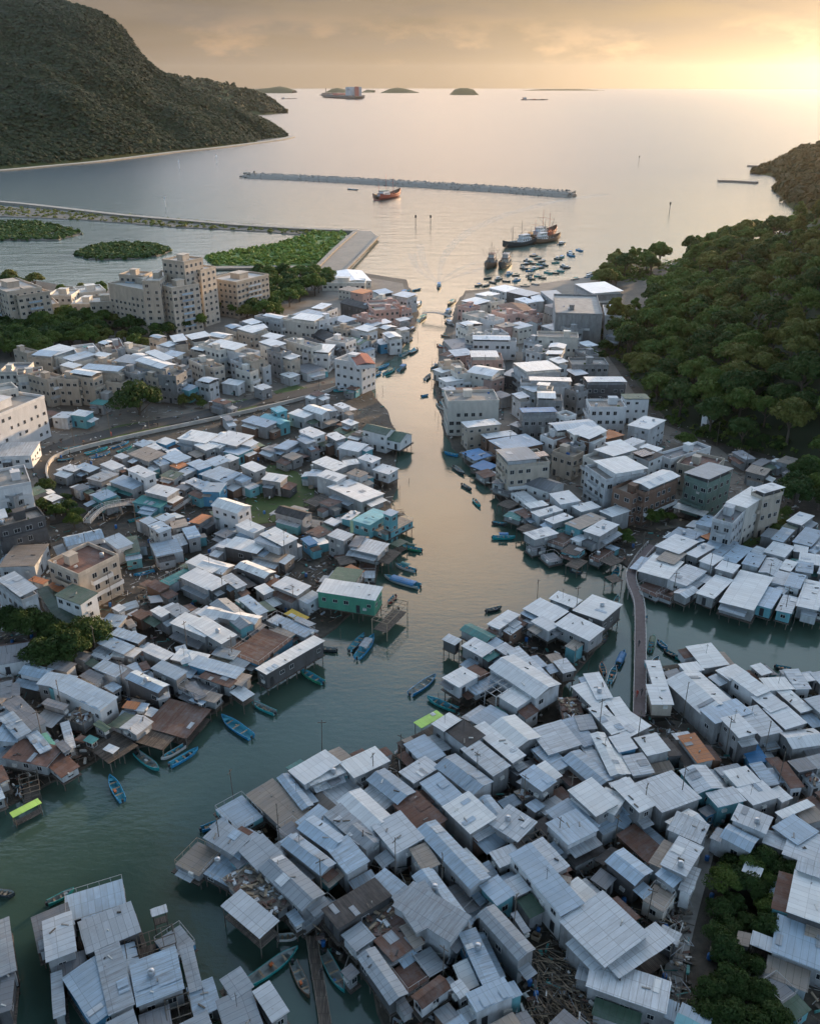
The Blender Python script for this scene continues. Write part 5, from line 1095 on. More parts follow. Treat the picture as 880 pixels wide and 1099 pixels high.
# marsh and mangrove islets of the lagoon
def patch_clumps(poly, z, n, s0, s1):
    xs = [a for a, _ in poly]; ys = [b for _, b in poly]; out = []
    while len(out) < n:
        x, y = random.uniform(min(xs), max(xs)), random.uniform(min(ys), max(ys))
        if inpoly(x, y, poly): out.append((P(x, y, z), random.uniform(s0, s1)))
    return out
MARSH = [(222,276),(250,269),(300,262),(325,252),(345,248),(372,249),(362,262),(342,282),(300,287),(255,286),(230,284)]
ISLA = [(80,272),(95,267),(120,261),(150,261),(173,264),(183,269),(168,274),(140,277),(98,278)]
ISLB = [(-40,243),(0,238),(40,238),(78,245),(88,251),(60,257),(0,257),(-40,262)]
SHOR = [(-40,219),(100,228),(190,235),(290,244),(376,249),(330,252),(262,247),(180,243),(100,236),(-40,230)]
for nm, poly, n, s0, s1, lab, mt in (('marsh', MARSH, 700, 1.5, 3.2, 'bright green marsh beside the concrete pier', 'marsh'), ('islet', ISLA, 700, 1.6, 3.4, 'dark mangrove islet alone in the lagoon', 'mud'), ('islet', ISLB, 700, 1.6, 3.4, 'mangrove islet under the embankment end', 'mud'), ('mudbank', SHOR, 420, 1.2, 2.6, 'overgrown bank along the straight embankment', 'mud')):
    sheet_land(nm, rough_outline(poly, .7, 6, 2.0, 5000), MT[mt], lab, skirt=1.2, out=1.5, cat=nm)
    clumps('mangroves' if nm != 'marsh' else 'marsh_grass', patch_clumps(poly, .6, n, s0, s1), 1, MT['marshleaf'] if nm == 'marsh' else MT['leaf_dark'] if nm == 'islet' else MT['leaf_olive'], 'low greenery on the '+lab.split(' ', 1)[1], 12, .42)

grove((22,372,26,10), 14, 'wood', .9, 1.25, ['leaf', 'leaf_dark'], 'tree belt tree', 'trees by the apartment blocks', sp=5, clear=0)
grove((110,366,60,5), 12, 'wood', .7, 1.0, ['leaf', 'leaf_olive', 'leaf_dark'], 'tree below the flats', 'trees by the apartment blocks', sp=5, clear=0)
grove((190,345,30,8), 12, 'wood', .8, 1.1, ['leaf', 'leaf_olive'], 'town grove tree', 'trees of the town grove', sp=5, clear=0)
grove((270,318,60,9), 22, 'wood', .9, 1.25, ['leaf', 'leaf_dark', 'leaf'], 'town grove tree', 'trees of the town grove', sp=5, clear=0)

grove((652,300,10,5), 10, 'wood', .9, 1.2, ['leaf', 'leaf_olive'], 'seaward tip tree', 'trees below the wood', sp=5, clear=0)
# ---------------------------------------------------------------- boats
BC = {'u': m_plain('hull_blue', (.03,.28,.56), .4), 't': m_plain('hull_teal', (.03,.36,.38), .45), 'g': m_plain('hull_green', (.04,.30,.18), .45), 'w': m_plain('hull_white', (.62,.62,.60), .45),
      'd': m_plain('hull_dark', (.05,.065,.075), .5), 'n': m_plain('hull_brown', (.20,.13,.09), .6), 'r': m_plain('hull_red', (.30,.06,.04), .5), 'c': m_plain('hull_cream', (.55,.50,.40), .5), 'o': m_plain('hull_orange', (.6,.2,.06), .5),
      'i': m_plain('boat_inside', (.08,.38,.50), .6), 'j': m_plain('boat_inside_pale', (.35,.40,.40), .6)}
BCN = dict(u='blue', t='teal', g='green', w='white', d='dark', n='brown', r='red', c='cream', o='orange')
def hull_mesh(Ln, B, D, sheer=.35, bowf=1.0):
    """open hull: outer skin, inner skin and gunwale in one continuous mesh; bow towards +x"""
    m = MB(); n = 12; secs = []
    for i in range(n+1):
        t = i/n; x = -Ln/2+Ln*t
        w = B/2*(.78+.22*math.sin(math.pi*min(t/.5, 1)/2)) if t < .5 else B/2*max(.03, (1-((t-.5)/.5)**2.3))
        zt = D*(.75+sheer*(abs(t-.45)/.55)**2.2*bowf); zb = -.18*D+ (D*.6*max(0, (t-.72)/.28)**2)
        row = []
        for (fy, fz) in ((1, 1), (.92, .45), (.55, .02), (0, -.05), (-.55, .02), (-.92, .45), (-1, 1)): row.append((x, fy*w, zb+(zt-zb)*max(fz, 0) if fz > 0 else zb))
        k = .10
        wi = max(w-k, .01)
        for (fy, fz) in ((-1, 1), (-.85, .45), (-.5, .22), (0, .2), (.5, .22), (.85, .45), (1, 1)): row.append((x-(.12 if i == n else 0)+(.1 if i == 0 else 0), fy*wi, zb+(zt-zb)*fz))
        secs.append(row)
    K = len(secs[0])
    for r in secs: m.v += r
    for i in range(n):
        for j in range(K):
            a, b = i*K+j, i*K+(j+1) % K
            m.f.append((a, b, b+K, a+K)); m.m.append(0 if j < 6 or j in (6, 13) else 1)
    for i in (0, n):
        for j in range(6): a = i*K; m.f.append((a+j, a+K-1-j, a+K-2-j, a+j+1)); m.m.append(0)
    me = m.mesh('hull'); return me
HULLS = {}
def boat(a, b, c='u', kind='open', look='', group='small boats moored along the creek', B=None, name='sampan', inner='i', z=0.0, quiet=False):
    pa, pb = P(*a, .4), P(*b, .4); ctr = (pa+pb)/2; d = pb-pa; Ln = max(d.length, 3.2); Ln = min(Ln, 14); ang = math.atan2(d.y, d.x)
    B = B or min(max(Ln*.25, 1.25), 2.6); key = (round(Ln), c, inner); D = .75+.03*Ln
    root = empty(name, (ctr.x, ctr.y, z), ang)
    if key not in HULLS:
        me = hull_mesh(round(Ln), max(round(Ln)*.25, 1.2) if round(Ln) < 11 else 2.7, D); me.materials.append(BC[c]); me.materials.append(BC[inner]); HULLS[key] = me
    link('hull', HULLS[key], root)
    w = (max(round(Ln)*.25, 1.2) if round(Ln) < 11 else 2.7)/2; L0 = round(Ln); zt = D*.75
    if kind in ('open', 'canopy', 'tarp'):
        for x in (-.25, 0.0, .22):
            m = MB(); m.box(x*L0-.14, x*L0+.14, -w*.8, w*.8, zt*.62, zt*.62+.06); part('thwart', m, MT['lightwood'], root)
    m = MB(); m.box(L0*.30, L0*.40, -w*.45, w*.45, zt*.8, zt*.8+.06); part('bow_deck', m, BC[inner if c != 'i' else 'w'], root)
    m = MB(); m.box(-L0/2-.32, -L0/2-.02, -.17, .17, zt*.5, zt*.5+.55); m.box(-L0/2-.24, -L0/2-.10, -.07, .07, -.35, zt*.5-.002); part('outboard_engine', m, MT['dark'], root)
    if kind == 'canopy':
        m = MB()
        for i in range(6):
            a0, a1 = math.pi*i/6, math.pi*(i+1)/6
            q = [(-L0*.22, w*.85*math.cos(a0), 1.5+.35*math.sin(a0)), (L0*.18, w*.85*math.cos(a0), 1.5+.35*math.sin(a0)), (L0*.18, w*.85*math.cos(a1), 1.5+.35*math.sin(a1)), (-L0*.22, w*.85*math.cos(a1), 1.5+.35*math.sin(a1))]
            m.face(q); m.face([(x, y, zz-.04) for x, y, zz in reversed(q)])
        part('canopy', m, ROOF[random.choice('tueg') if c != 'g' else 'e'], root)
        for x in (-L0*.2, L0*.16):
            for y in (-w*.8, w*.8): m = MB(); m.bar((x, y, zt*.6), (x, y, 1.52), .03); part('canopy_post', m, MT['rail'], root)
    if kind == 'tarp':
        m = MB(); n = 8
        for i in range(n):
            for k in range(6):
                def q(i, k):
                    x = -L0*.38+L0*.66*i/n; a = math.pi*k/6; return (x, w*1.02*math.cos(a), zt*1.02+.55*math.sin(a)*(1+.1*math.sin(i*1.7)))
                m.face([q(i, k), q(i+1, k), q(i+1, k+1), q(i, k+1)])
        part('tarpaulin', m, ROOF['u'], root, smooth=True)
    if kind == 'cabin':
        m = MB(); m.box(-L0*.28, L0*.02, -w*.62, w*.62, zt*.55, zt*.55+1.5); part('cabin', m, WALL['W'], root)
        m = MB(); m.box(-L0*.32, L0*.06, -w*.72, w*.72, zt*.55+1.503, zt*.55+1.6); part('cabin_roof', m, ROOF[random.choice('wul')], root)
        for s in (-1, 1): m = MB(); m.box(-L0*.2, -L0*.06, *sorted((s*w*.62, s*(w*.62+.02))), zt*.55+.75, zt*.55+1.25); part('cabin_window', m, MT['glass'], root)
    if kind != 'tarp':
        m = MB()
        for _ in range(1): x, y = random.uniform(-.2, .2)*L0, random.uniform(-.5, .5)*w; s = random.uniform(.15, .32); m.box(x-s, x+s, y-s*.7, y+s*.7, zt*.32, zt*.32+s*1.1, 0)
        part('cargo', m, random.choice([MT['bluebarrel'], MT['ac'], MT['lightwood'], MT['orange'], MT['dark']]), root)
    lk = look or f'{BCN[c]} {dict(open="open", canopy="canopied", tarp="tarpaulin covered", cabin="small cabin")[kind]} boat'
    reg(root, 'boat', lk, 'boat', group, (ctr.x, ctr.y, .5), Ln*2); return root
BOATS = """441 745 467 726 u open;491 763 458 749 t open;662 716 670 699 u tarp;654 733 660 716 w open;648 724 645 712 o open;132 860 118 833 u open;147 809 171 827 t open;198 801 174 815 w open;183 822 213 804 u open;
376 698 391 681 d open;384 706 401 683 u canopy;361 698 337 695 d open;346 733 322 719 g open;296 766 270 754 t open;270 792 238 769 u open;450 630 413 619 w tarp;446 613 424 606 w canopy;452 591 430 586 g canopy;166 613 144 618 u open;
529 577 552 577 t canopy;528 561 545 563 d open;491 489 477 486 u open;487 501 498 509 d open;522 656 538 652 d open;657 624 663 610 t open;659 652 663 640 t open;697 699 701 683 g canopy;688 668 694 662 d open;
268 1056 320 1018 t open;314 1032 333 1073 n open;347 1022 370 1066 t open;296 1007 322 1005 w open;52 970 80 955 t open;220 889 232 884 u open;69 483 90 479 c open;62 495 80 493 d open;92 488 116 481 t open;98 492 118 486 u open;
120 481 138 475 u open;126 486 142 480 t open;139 560 152 556 t open;358 420 382 418 t cabin;412 402 424 396 t canopy;428 398 436 392 d canopy;430 382 440 377 w canopy;434 368 443 363 d open;438 356 446 352 d canopy;447 374 440 380 d open;
395 405 410 400 u open;389 411 404 406 u open;378 408 392 403 u open;405 396 418 391 u open;430 316 440 312 d cabin;436 322 446 320 d cabin;443 312 452 310 d open;446 330 452 324 d cabin;449 345 458 338 d canopy;484 332 476 340 d cabin;479 345 487 351 d cabin;
488 322 480 328 d canopy;474 360 482 362 n canopy;463 396 470 392 d canopy;453 425 459 424 u open;470 432 476 440 w open;476 452 482 460 d open;470 370 476 374 r open;700 712 706 706 w open;716 700 724 704 d open;728 706 736 708 t open;
742 708 752 711 d open;708 690 714 695 u open;834 716 846 718 d open;20 846 34 842 d open;424 640 416 648 r open;427 654 420 660 d open;284 570 296 566 u open;218 536 228 532 d open;352 566 366 560 u open;360 556 372 552 w open;
236 604 246 600 d open;160 600 172 596 t open;646 690 652 680 d open;0 958 14 960 d open;640 600 652 594 d open;496 520 506 526 d open;508 536 516 544 t open;612 612 624 616 d open;456 408 462 402 d open"""
for e in BOATS.replace('\n', '').split(';'):
    t = e.split(); boat((float(t[0]), float(t[1])), (float(t[2]), float(t[3])), t[4], t[5], inner=random.choice('iij'))
for x, y in ((130,432),(195,438),(255,408),(295,415),(240,450),(300,445),(365,330),(388,345),(425,315),(450,333),(345,375),(375,388),(405,378),(378,415),(388,436),(425,420),(452,430),(440,370),(465,355),(530,340),(560,310),(620,285),(622,298),(672,268),(580,365),(595,372),(530,402),(560,390),(487,400),(645,440),(726,424),(738,410),(565,228),(75,475),(160,458),(120,475),(410,470),(350,482),(400,300),(440,350),(350,350),(545,318)):
    X, Y = 500+x/5.5, 220+y/5.5; a = random.uniform(-.5, .5); dx, dy = 4.5*math.cos(a), 2.2*math.sin(a)
    boat((X-dx, Y-dy), (X+dx, Y+dy), random.choice('dddtdu'), random.choice(('open', 'canopy', 'canopy', 'cabin')), group='small boats anchored off the creek mouth', inner='j')
# fishing trawlers
def trawler(a, b, c, look, hc='n'):
    pa, pb = P(*a, 0), P(*b, 0); ctr = (pa+pb)/2; d = pb-pa; Ln = d.length; ang = math.atan2(d.y, d.x)
    root = empty('fishing_trawler', (ctr.x, ctr.y, 0), ang); B, D = Ln*.25, Ln*.12
    me = hull_mesh(Ln, B, D, .55, 1.2); me.materials.append(BC[c]); me.materials.append(BC[hc]); link('hull', me, root)
    m = MB(); m.box(-Ln*.42, Ln*.3, -B*.36, B*.36, D*.5, D*.56); part('deck', m, MT['wood'], root)
    z = D*.56; x0, x1, y = -Ln*.34, -Ln*.06, B*.3
    for k, (a0, a1, yy, h) in enumerate(((x0, x1, y, 2.5), (x0+1.2, x1-.5, y*.8, 2.3))):
        m = MB(); m.box(a0, a1, -yy, yy, z+.003, z+h); o = part('wheelhouse', m, WALL['W' if k else random.choice('WCG')], root)
        for i in range(4):
            for s in (-1, 1): x = a0+(a1-a0)*(i+.5)/4; w_ = MB(); w_.box(x-.35, x+.35, *sorted((s*yy, s*(yy+.03))), z+h*.45, z+h*.8); part('pane', w_, MT['glass'], o)
        m = MB(); m.box(a0-.5, a1+.5, -yy-.4, yy+.4, z+h+.003, z+h+.15); part('roof', m, ROOF[random.choice('gdre')], root); z += h+.15
    for x, h in ((Ln*.18, Ln*.42), (-Ln*.1, Ln*.5), (-Ln*.4, Ln*.36)):
        m = MB(); m.bar((x, 0, D*.4), (x, 0, h), .16, 0, 6, .09); m.bar((x, -B*.32, h*.72), (x, B*.32, h*.72), .08); part('mast', m, MT['red'] if c == 'r' else MT['dark'], root)
    for s in (-1, 1):
        m = MB(); m.bar((Ln*.18, s*.3, D*.8), (Ln*.02, s*B*.75, Ln*.36), .09, 0, 5); part('boom', m, MT['dark'], root)
    for xa, xb in ((Ln*.18, Ln*.47), (Ln*.18, -Ln*.1), (-Ln*.1, -Ln*.4)):
        m = MB(); m.bar((xa, 0, Ln*.4), (xb, 0, D*1.2 if xb > 0 else Ln*.4), .04, 0, 4); part('rigging', m, MT['dark'], root)
    m = MB()
    for _ in range(12): x, yv, s = random.uniform(0, .3)*Ln, random.uniform(-.28, .28)*B, random.uniform(.3, .8); m.box(x-s, x+s, yv-s*.6, yv+s*.6, D*.563, D*.563+s)
    part('fishing_gear', m, MT['orange'] if c == 'r' else MT['post'], root)
    m = MB(); m.lathe([(.45,0),(.5,.3),(.3,.35),(.3,.9),(.5,.95),(.45,1.2)], 0, 10, (Ln*.08, 0, D*.56)); part('winch', m, MT['dark'], root)
    reg(root, 'trawler', look, 'fishing boat', 'fishing trawlers anchored off the village', (ctr.x, ctr.y, 2), 80)
trawler((572,261), (539,267), 'd', 'dark green wooden trawler with high bow, pointing at the breakwater', 'j')
trawler((571,257), (597,250), 'r', 'red trawler with tall gantries moored behind the dark green one', 'n')
trawler((572,262), (601,257), 'n', 'brown trawler rafted alongside the red one', 'n')
trawler((530,281), (522,290), 'n', 'grey brown trawler moored stern on, seaward of the small boats', 'j')
trawler((545,281), (537,290), 'd', 'dark trawler rafted beside the grey brown one', 'n')
trawler((404,215), (430,210), 'r', 'rust red trawler passing the breakwater', 'n')
boat((372,203), (386,204), 'd', 'open', 'low dark boat under the breakwater')
# far ships
def cargo_ship(a, b, look, cabins=True):
    pa, pb = P(*a, 0), P(*b, 0); ctr = (pa+pb)/2; d = pb-pa; Ln = d.length; ang = math.atan2(d.y, d.x)
    root = empty('cargo_ship', (ctr.x, ctr.y, 0), ang); B, D = Ln*.13, Ln*.034
    me = hull_mesh(Ln, B, D, .25, 1); me.materials.append(BC['d']); me.materials.append(BC['n']); link('hull', me, root)
    m = MB(); m.box(-Ln*.46, Ln*.4, -B*.42, B*.42, D*.55, D*.72); part('deck', m, BC['n'], root)
    m = MB(); m.box(-Ln*.42, -Ln*.30, -B*.4, B*.4, D*.723, D*2.3); m.box(-Ln*.4, -Ln*.32, -B*.46, B*.46, D*2.303, D*2.8); s = part('bridge_house', m, WALL['G'], root)
    m = MB(); m.box(-Ln*.45, -Ln*.425, -B*.12, B*.12, D*.723, D*2.9); part('funnel', m, BC['r'], root)
    for i in range(4):
        m = MB(); x = -Ln*.22+Ln*.145*i; m.box(x, x+Ln*.12, -B*.36, B*.36, D*.723, D*(.9+.35*(i % 2))); part('hatch', m, [BC['n'], BC['r'], BC['d'], BC['n']][i], root)
    m = MB(); m.bar((Ln*.36, 0, D*.7), (Ln*.36, 0, D*2.4), Ln*.004, 0, 5); part('mast', m, MT['dark'], root)
    reg(root, 'ship', look, 'cargo ship', 'cargo ships on the horizon', (ctr.x, ctr.y, 5), 300)
cargo_ship((386,106.5), (345,104.5), 'largest cargo ship, dark hull with pale bridge, near the horizon')
cargo_ship((559,107.5), (588,107.5), 'long low cargo ship alone beneath the golden sky')
cargo_ship((302,106.3), (319,106.2), 'small cargo ship just off the mountain point')
# speedboat and its wake
sb = boat((471,303.5), (471,311.5), 'd', 'cabin', 'lone motor boat running in with a spreading wake', group=None, name='motor_boat')
def foam():
    m, t, b = nt('foam_wake'); ge = t.nodes.new('ShaderNodeNewGeometry'); n = node(t, 'ShaderNodeTexNoise', Scale=.35, Detail=5, Roughness=.7); L(t, ge.outputs['Position'], n.inputs['Vector'])
    b.inputs['Base Color'].default_value = (.55,.57,.56,1); b.inputs['Roughness'].default_value = .5
    L(t, ramp(t, n.outputs[0], ((.40, 0), (.70, .28))), b.inputs['Alpha']); return m
MT['foam'] = foam()
m = MB()
def strip(p, w0, w1):
    pts = [P(x, y, .03) for x, y in p]; k = len(m.v); n = len(pts)
    for i, q in enumerate(pts):
        d = (pts[min(i+1, n-1)]-pts[max(i-1, 0)]).normalized(); o = Vector((-d.y, d.x, 0)); w = w0+(w1-w0)*i/(n-1); m.v += [tuple(q+o*w), tuple(q-o*w)]
    for i in range(n-1): m.f.append((k+2*i, k+2*i+1, k+2*i+3, k+2*i+2)); m.m.append(0)
for p, a, b in (([(470,304),(462,300),(452,293),(445,283),(442,272)], .6, 3.0), ([(470,304),(465,298),(458,289),(453,276),(451,262)], .6, 3.0), ([(472,304),(486,298),(504,292),(526,286)], .6, 3.2), ([(472,304),(480,296),(494,288),(512,281)], .6, 2.6), ([(471,303),(472,290),(476,276),(486,262),(505,247),(540,231),(590,217),(650,208)], .9, 7)): strip(p, a, b)
tag(part('wake', m, MT['foam']), 'spreading foam wake behind the lone motor boat', 'wake', kind='stuff')
# ---------------------------------------------------------------- bridges, piers, breakwater, blocks, clutter
def footbridge(pts, w, z, label, name='footbridge', deck='purple', rail='rail', piers=True, arch=0, cat='footbridge', step=7):
    v = [P(x, y, z) for x, y in pts]; o, vv, L1, m = ribbon('x', v, w, z, None, None, th=.22, kind='part')
    N = len(vv)
    if arch:
        for i in range(N):
            for k in range(4): a = m.v[i*4+k]; m.v[i*4+k] = (a[0], a[1], a[2]+arch*math.sin(math.pi*i/(N-1)))
    root = empty(name, (vv[0].x, vv[0].y, 0)); off = Vector((-vv[0].x, -vv[0].y, 0))
    m.v = [(a[0]+off.x, a[1]+off.y, a[2]) for a in m.v]; part('deck', m, MT[deck], root)
    h = lambda i: z+(arch*math.sin(math.pi*i/(N-1)) if arch else 0)
    for s in (0, 1):
        m = MB()
        for i in range(N-1):
            a, b = L1[i][s]+off, L1[i+1][s]+off; m.bar((a.x, a.y, h(i)+1.0), (b.x, b.y, h(i+1)+1.0), .05, 0, 4); m.bar((a.x, a.y, h(i)+.5), (b.x, b.y, h(i+1)+.5), .03, 0, 4)
            k = max(1, int((b-a).length/1.2))
            for j in range(k): q = a.lerp(b, j/k); hz = h(i)+(h(i+1)-h(i))*j/k; m.bar((q.x, q.y, hz-.1), (q.x, q.y, hz+1.0), .035, 0, 4)
        part('railing', m, MT[rail], root)
    if piers:
        run = 0
        for i in range(1, N):
            run += (vv[i]-vv[i-1]).length
            if run > step:
                run = 0
                for s in (0, 1): q = L1[i][s].lerp(vv[i], .15)+off; m = MB(); m.bar((q.x, q.y, -1), (q.x, q.y, z-.2), .16, 0, 7); part('pier_post', m, MT['concrete'], root)
    mid = vv[N//2]; reg(root, 'bridge', label, cat, None, (mid.x, mid.y, z), 200); root['label_full'] = 1; return vv, L1
fb, _ = footbridge([(700,585),(690,596),(683,606),(677,617),(678,629),(683,641),(686,655),(686.5,700),(686,738),(685.5,768)], 2.3, 2.9, 'long grey footbridge with pale railings crossing the side creek')
footbridge([(94,561),(108,550),(124,545),(146,540)], 2.0, 2.6, 'white railed arched footbridge near the red terrace villa', rail='white', arch=.9, deck='concrete', step=5)
footbridge([(453,336),(468,337),(484,340)], 2.4, 3.0, 'small footbridge joining both banks at the creek mouth', rail='rail', arch=.8, deck='concrete', step=14)
footbridge([(334,1004),(338,1030),(343,1060),(350,1105)], 1.5, 1.1, 'narrow plank jetty running between moored rowing boats', name='plank_jetty', deck='wood', rail='post', cat='jetty', step=2.5)
footbridge([(405,556),(420,553),(434,551)], 1.5, 1.6, 'short plank jetty beside the turquoise house', name='plank_jetty', deck='wood', rail='post', cat='jetty', step=3)
footbridge([(185,548),(200,538),(212,530)], 1.4, 2.0, 'sloping grey gangway between tin houses', name='plank_jetty', deck='concrete', rail='rail', cat='gangway', step=3)
# concrete pier and straight embankment
pier = [(333,291),(366,293),(385,273),(405,254),(398,248),(380,247),(358,266)]
sheet_land('quay', rough_outline(pier, 2.0, 8, .15), MT['quay'], 'broad concrete pier between green marsh and the sea', skirt=2.6, out=.1, cat='pier')
ribbon('quay', [(337,289),(360,266),(381,248)], 3.0, 3.0, MT['quay'], 'raised concrete edge along the marsh side of the pier', th=1.0)
ribbon('quay', [(369,291),(388,272),(406,253)], 1.6, 2.7, MT['quay'], 'seaward parapet of the broad concrete pier', th=.9)
ribbon('embankment', [(-120,208),(0,216),(60,222),(130,230),(200,236),(260,241),(330,245),(384,247)], 7, 2.3, MT['quay'], 'long straight embankment between lagoon and sea', th=2.6)
ribbon('quay', [(222,287),(300,286),(345,288)], 8, 1.4, MT['quay'], 'pale road along the marsh shore', th=1.2)
# rubble breakwater
bw = [P(262,190,0), P(330,193,0), P(420,198,0), P(520,204,0), P(590,209,0), P(616,211,0)]
root = empty('breakwater', (bw[2].x, bw[2].y, 0)); m = MB(); rk = MB()
o, vv, L1, _ = ribbon('x', bw, 10, 0, None, None, kind='part'); prof = ((-13,-1.5),(-8,3.0),(-5,4.6),(5,4.6),(8,3.0),(13,-1.5))
for i, p in enumerate(vv):
    d = (vv[min(i+1, len(vv)-1)]-vv[max(i-1, 0)]).normalized(); n_ = Vector((-d.y, d.x, 0)); e = .55 if i in (0, len(vv)-1) else 1
    for a, z in prof: q = p+n_*a*e; m.v.append((q.x-bw[2].x, q.y-bw[2].y, z*e))
for i in range(len(vv)-1):
    for j in range(5): a = i*6+j; m.f.append((a, a+1, a+7, a+6)); m.m.append(0)
m.f += [(0,1,2,3,4,5), tuple(reversed(range(len(m.v)-6, len(m.v))))]; m.m += [0, 0]
part('core', m, MT['rubble'], root)
for i in range(len(vv)-1):
    a, b = vv[i], vv[i+1]; n_ = Vector((-(b-a).y, (b-a).x, 0)).normalized()
    for _ in range(int((b-a).length*2.2)):
        p = a.lerp(b, random.random())+n_*random.uniform(-12.5, 12.5); off = abs((p-a).dot(n_)); z = 4.6 if off < 5 else 4.6-(off-5)*.75; s = random.uniform(.7, 2.0)
        k = len(rk.v); c = Vector((p.x-bw[2].x, p.y-bw[2].y, z))
        pts = [c+Vector(v)*s*random.uniform(.7, 1.2) for v in ((1,0,0),(-1,0,0),(0,1,0),(0,-1,0),(0,0,.9),(0,0,-1))]
        rk.v += [tuple(q) for q in pts]
        for f in ((0,2,4),(2,1,4),(1,3,4),(3,0,4),(2,0,5),(1,2,5),(3,1,5),(0,3,5)): rk.f.append(tuple(k+q for q in f)); rk.m.append(0)
o = part('rocks', rk, MT['rubble'], root); o['kind'] = 'stuff'
m = MB(); q = vv[1]-bw[2]; m.lathe([(1.0,3.4),(.8,6.5),(1.3,6.6),(1.3,7.4),(.2,8.2)], 0, 8, (q.x, q.y, 0)); part('beacon', m, MT['dark'], root)
m = MB(); q = vv[-3]-bw[2]; m.lathe([(1.0,3.4),(.8,5.5),(1.2,5.6),(1.2,6.2),(.2,7)], 0, 8, (q.x, q.y, 0)); part('beacon', m, MT['dark'], root)
reg(root, 'breakwater', 'long low rubble stone breakwater lying across the bay', 'breakwater', None, bw[2], 999)
for pts, lab in (([(770,193),(790,193.5),(812,195)], 'rock groyne jutting from the far headland'), ([(802,177),(815,177.5),(828,178)], 'smaller hazy rock groyne beyond the first')):
    o, *_ = ribbon('groyne', pts, 9, 2.0, MT['rubble'], lab, th=2.5, kind='thing')
# apartment blocks
def block(mods, wall, label, fh=2.9, name='apartment_block', win=(1.3, 1.3), gap=2.9, dens=.97, roofc='concrete_pale', cap=100):
    cs = [rect([(x0+q[0]*SX, y0+q[1]*SY) for q in qs], h) for (x0, y0), qs, h in mods]
    c0 = cs[0][0]; root = empty(name, (c0.x, c0.y, 0))
    for (ctr, Lx, Ly, ang), (_, _, h) in zip(cs, mods):
        FOOT.append((ctr.x, ctr.y, Lx, Ly, ang, h)); loc = (ctr.x-c0.x, ctr.y-c0.y, 0)
        m = MB(); m.box(-Lx/2, Lx/2, -Ly/2, Ly/2, .1, h-1.0); tw = part('tower', m, WALL[wall], root, loc=loc, rz=ang)
        m = MB()
        for s in (-1, 1): m.box(-Lx/2-.1, Lx/2+.1, *sorted((s*(Ly/2+.1), s*(Ly/2-.25))), h-.997, h); m.box(*sorted((s*(Lx/2+.1), s*(Lx/2-.25))), -Ly/2+.26, Ly/2-.26, h-.997, h-.01)
        part('parapet', m, WALL[wall], tw)
        m = MB(); m.box(-Lx/2+.3, Lx/2-.3, -Ly/2+.3, Ly/2-.3, h-.995, h-.9); part('roof_slab', m, MT[roofc], tw)
        if Lx*Ly > 60: m = MB(); m.box(-Lx*.15, Lx*.12, -Ly*.2, Ly*.15, h-.897, h+1.8); m.box(-Lx*.17, Lx*.14, -Ly*.22, Ly*.17, h+1.803, h+2.0); part('stair_head', m, WALL[wall], tw)
        windows(tw, Lx, Ly, .6, h-1.2, ang, (ctr.x, ctr.y), fh=fh, dens=dens, w=win[0], h=win[1], gap=gap, cap=cap, door=False)
        nf = int((h-1)/fh)
        if fh < 3.2 and name == 'apartment_block' and wall != 'W':
            for f in range(1, nf):
                z = .6+f*(h-1.8)/nf; m = MB(); s = -1
                m.box(-Lx*.2, Lx*.2, -Ly/2-1.1, -Ly/2-.002, z-.15, z); m.box(-Lx*.2, Lx*.2, -Ly/2-1.1, -Ly/2-1.0, z+.003, z+.9, 1); part('balcony', m, [WALL[wall], ROOF['b']], tw)
    reg(root, 'apartments', label, 'apartment block', None, (c0.x, c0.y, mods[0][2]), 2000); return root
A, A2 = (0,260), (220,260)
block([(A, ((460,165),(590,190),(565,135)), 22), (A, ((590,155),(655,155),(625,118)), 26), (A, ((655,170),(708,185),(722,155)), 23), (A, ((706,195),(742,198),(740,178)), 18), (A, ((375,245),(478,240),(455,218)), 13), (A, ((495,130),(580,135),(575,120)), 25)], 'B', 'stepped pinkish apartment block with gabled front, between two tree belts')
block([(A, ((755,78),(825,62),(808,42)), 33), (A, ((688,110),(750,108),(760,78)), 24), (A, ((822,112),(878,98),(870,72)), 28), (A2, ((30,145),(130,160),(128,120)), 19)], 'B', 'tallest pinkish apartment block, with blue balconies facing the lagoon')
block([(A, ((-60,165),(30,200),(60,165)), 22), (A, ((30,200),(75,218),(112,185)), 20), (A, ((100,265),(235,250),(185,232)), 11)], 'B', 'sunlit pinkish apartment block cut by the frame edge above dark trees')
block([(A, ((-60,725),(165,632),(80,600)), 15)], 'W', 'plain white four-storey block at the bend of the curving road', win=(.9, 1.1), gap=2.6, dens=.75, roofc='concrete')
block([(A, ((-40,590),(45,575),(50,600)), 17)], 'C', 'cream block rising behind the plain white one', dens=.8)
block([(A2, ((540,478),(640,497),(650,470)), 12.5)], 'W', 'narrow white tower house with red tiled roof strip by the creek', name='tower_house', win=(1.2, 1.1), gap=2.6)
p = P(376, 383, 13); m = MB(); r0 = rect([(220+600*SX, 260+462*SY), (220+628*SX, 260+500*SY), (220+650*SX, 260+474*SY)], 13.6)
sh = empty('rooftop_shed', (r0[0].x, r0[0].y, 0), r0[3]); m.box(-r0[1]/2, r0[1]/2, -r0[2]/2, r0[2]/2, 11.7, 13.2); part('wall', m, WALL['W'], sh); part('roof', sheet(r0[1]+.4, r0[2]+.4, True, .7, 14.1, .02), [MT['brickroof'], MT['brickroof']], sh)
reg(sh, 'shed', 'red tiled rooftop room on the narrow white tower', 'shed', None, (r0[0].x, r0[0].y, 13), 20)
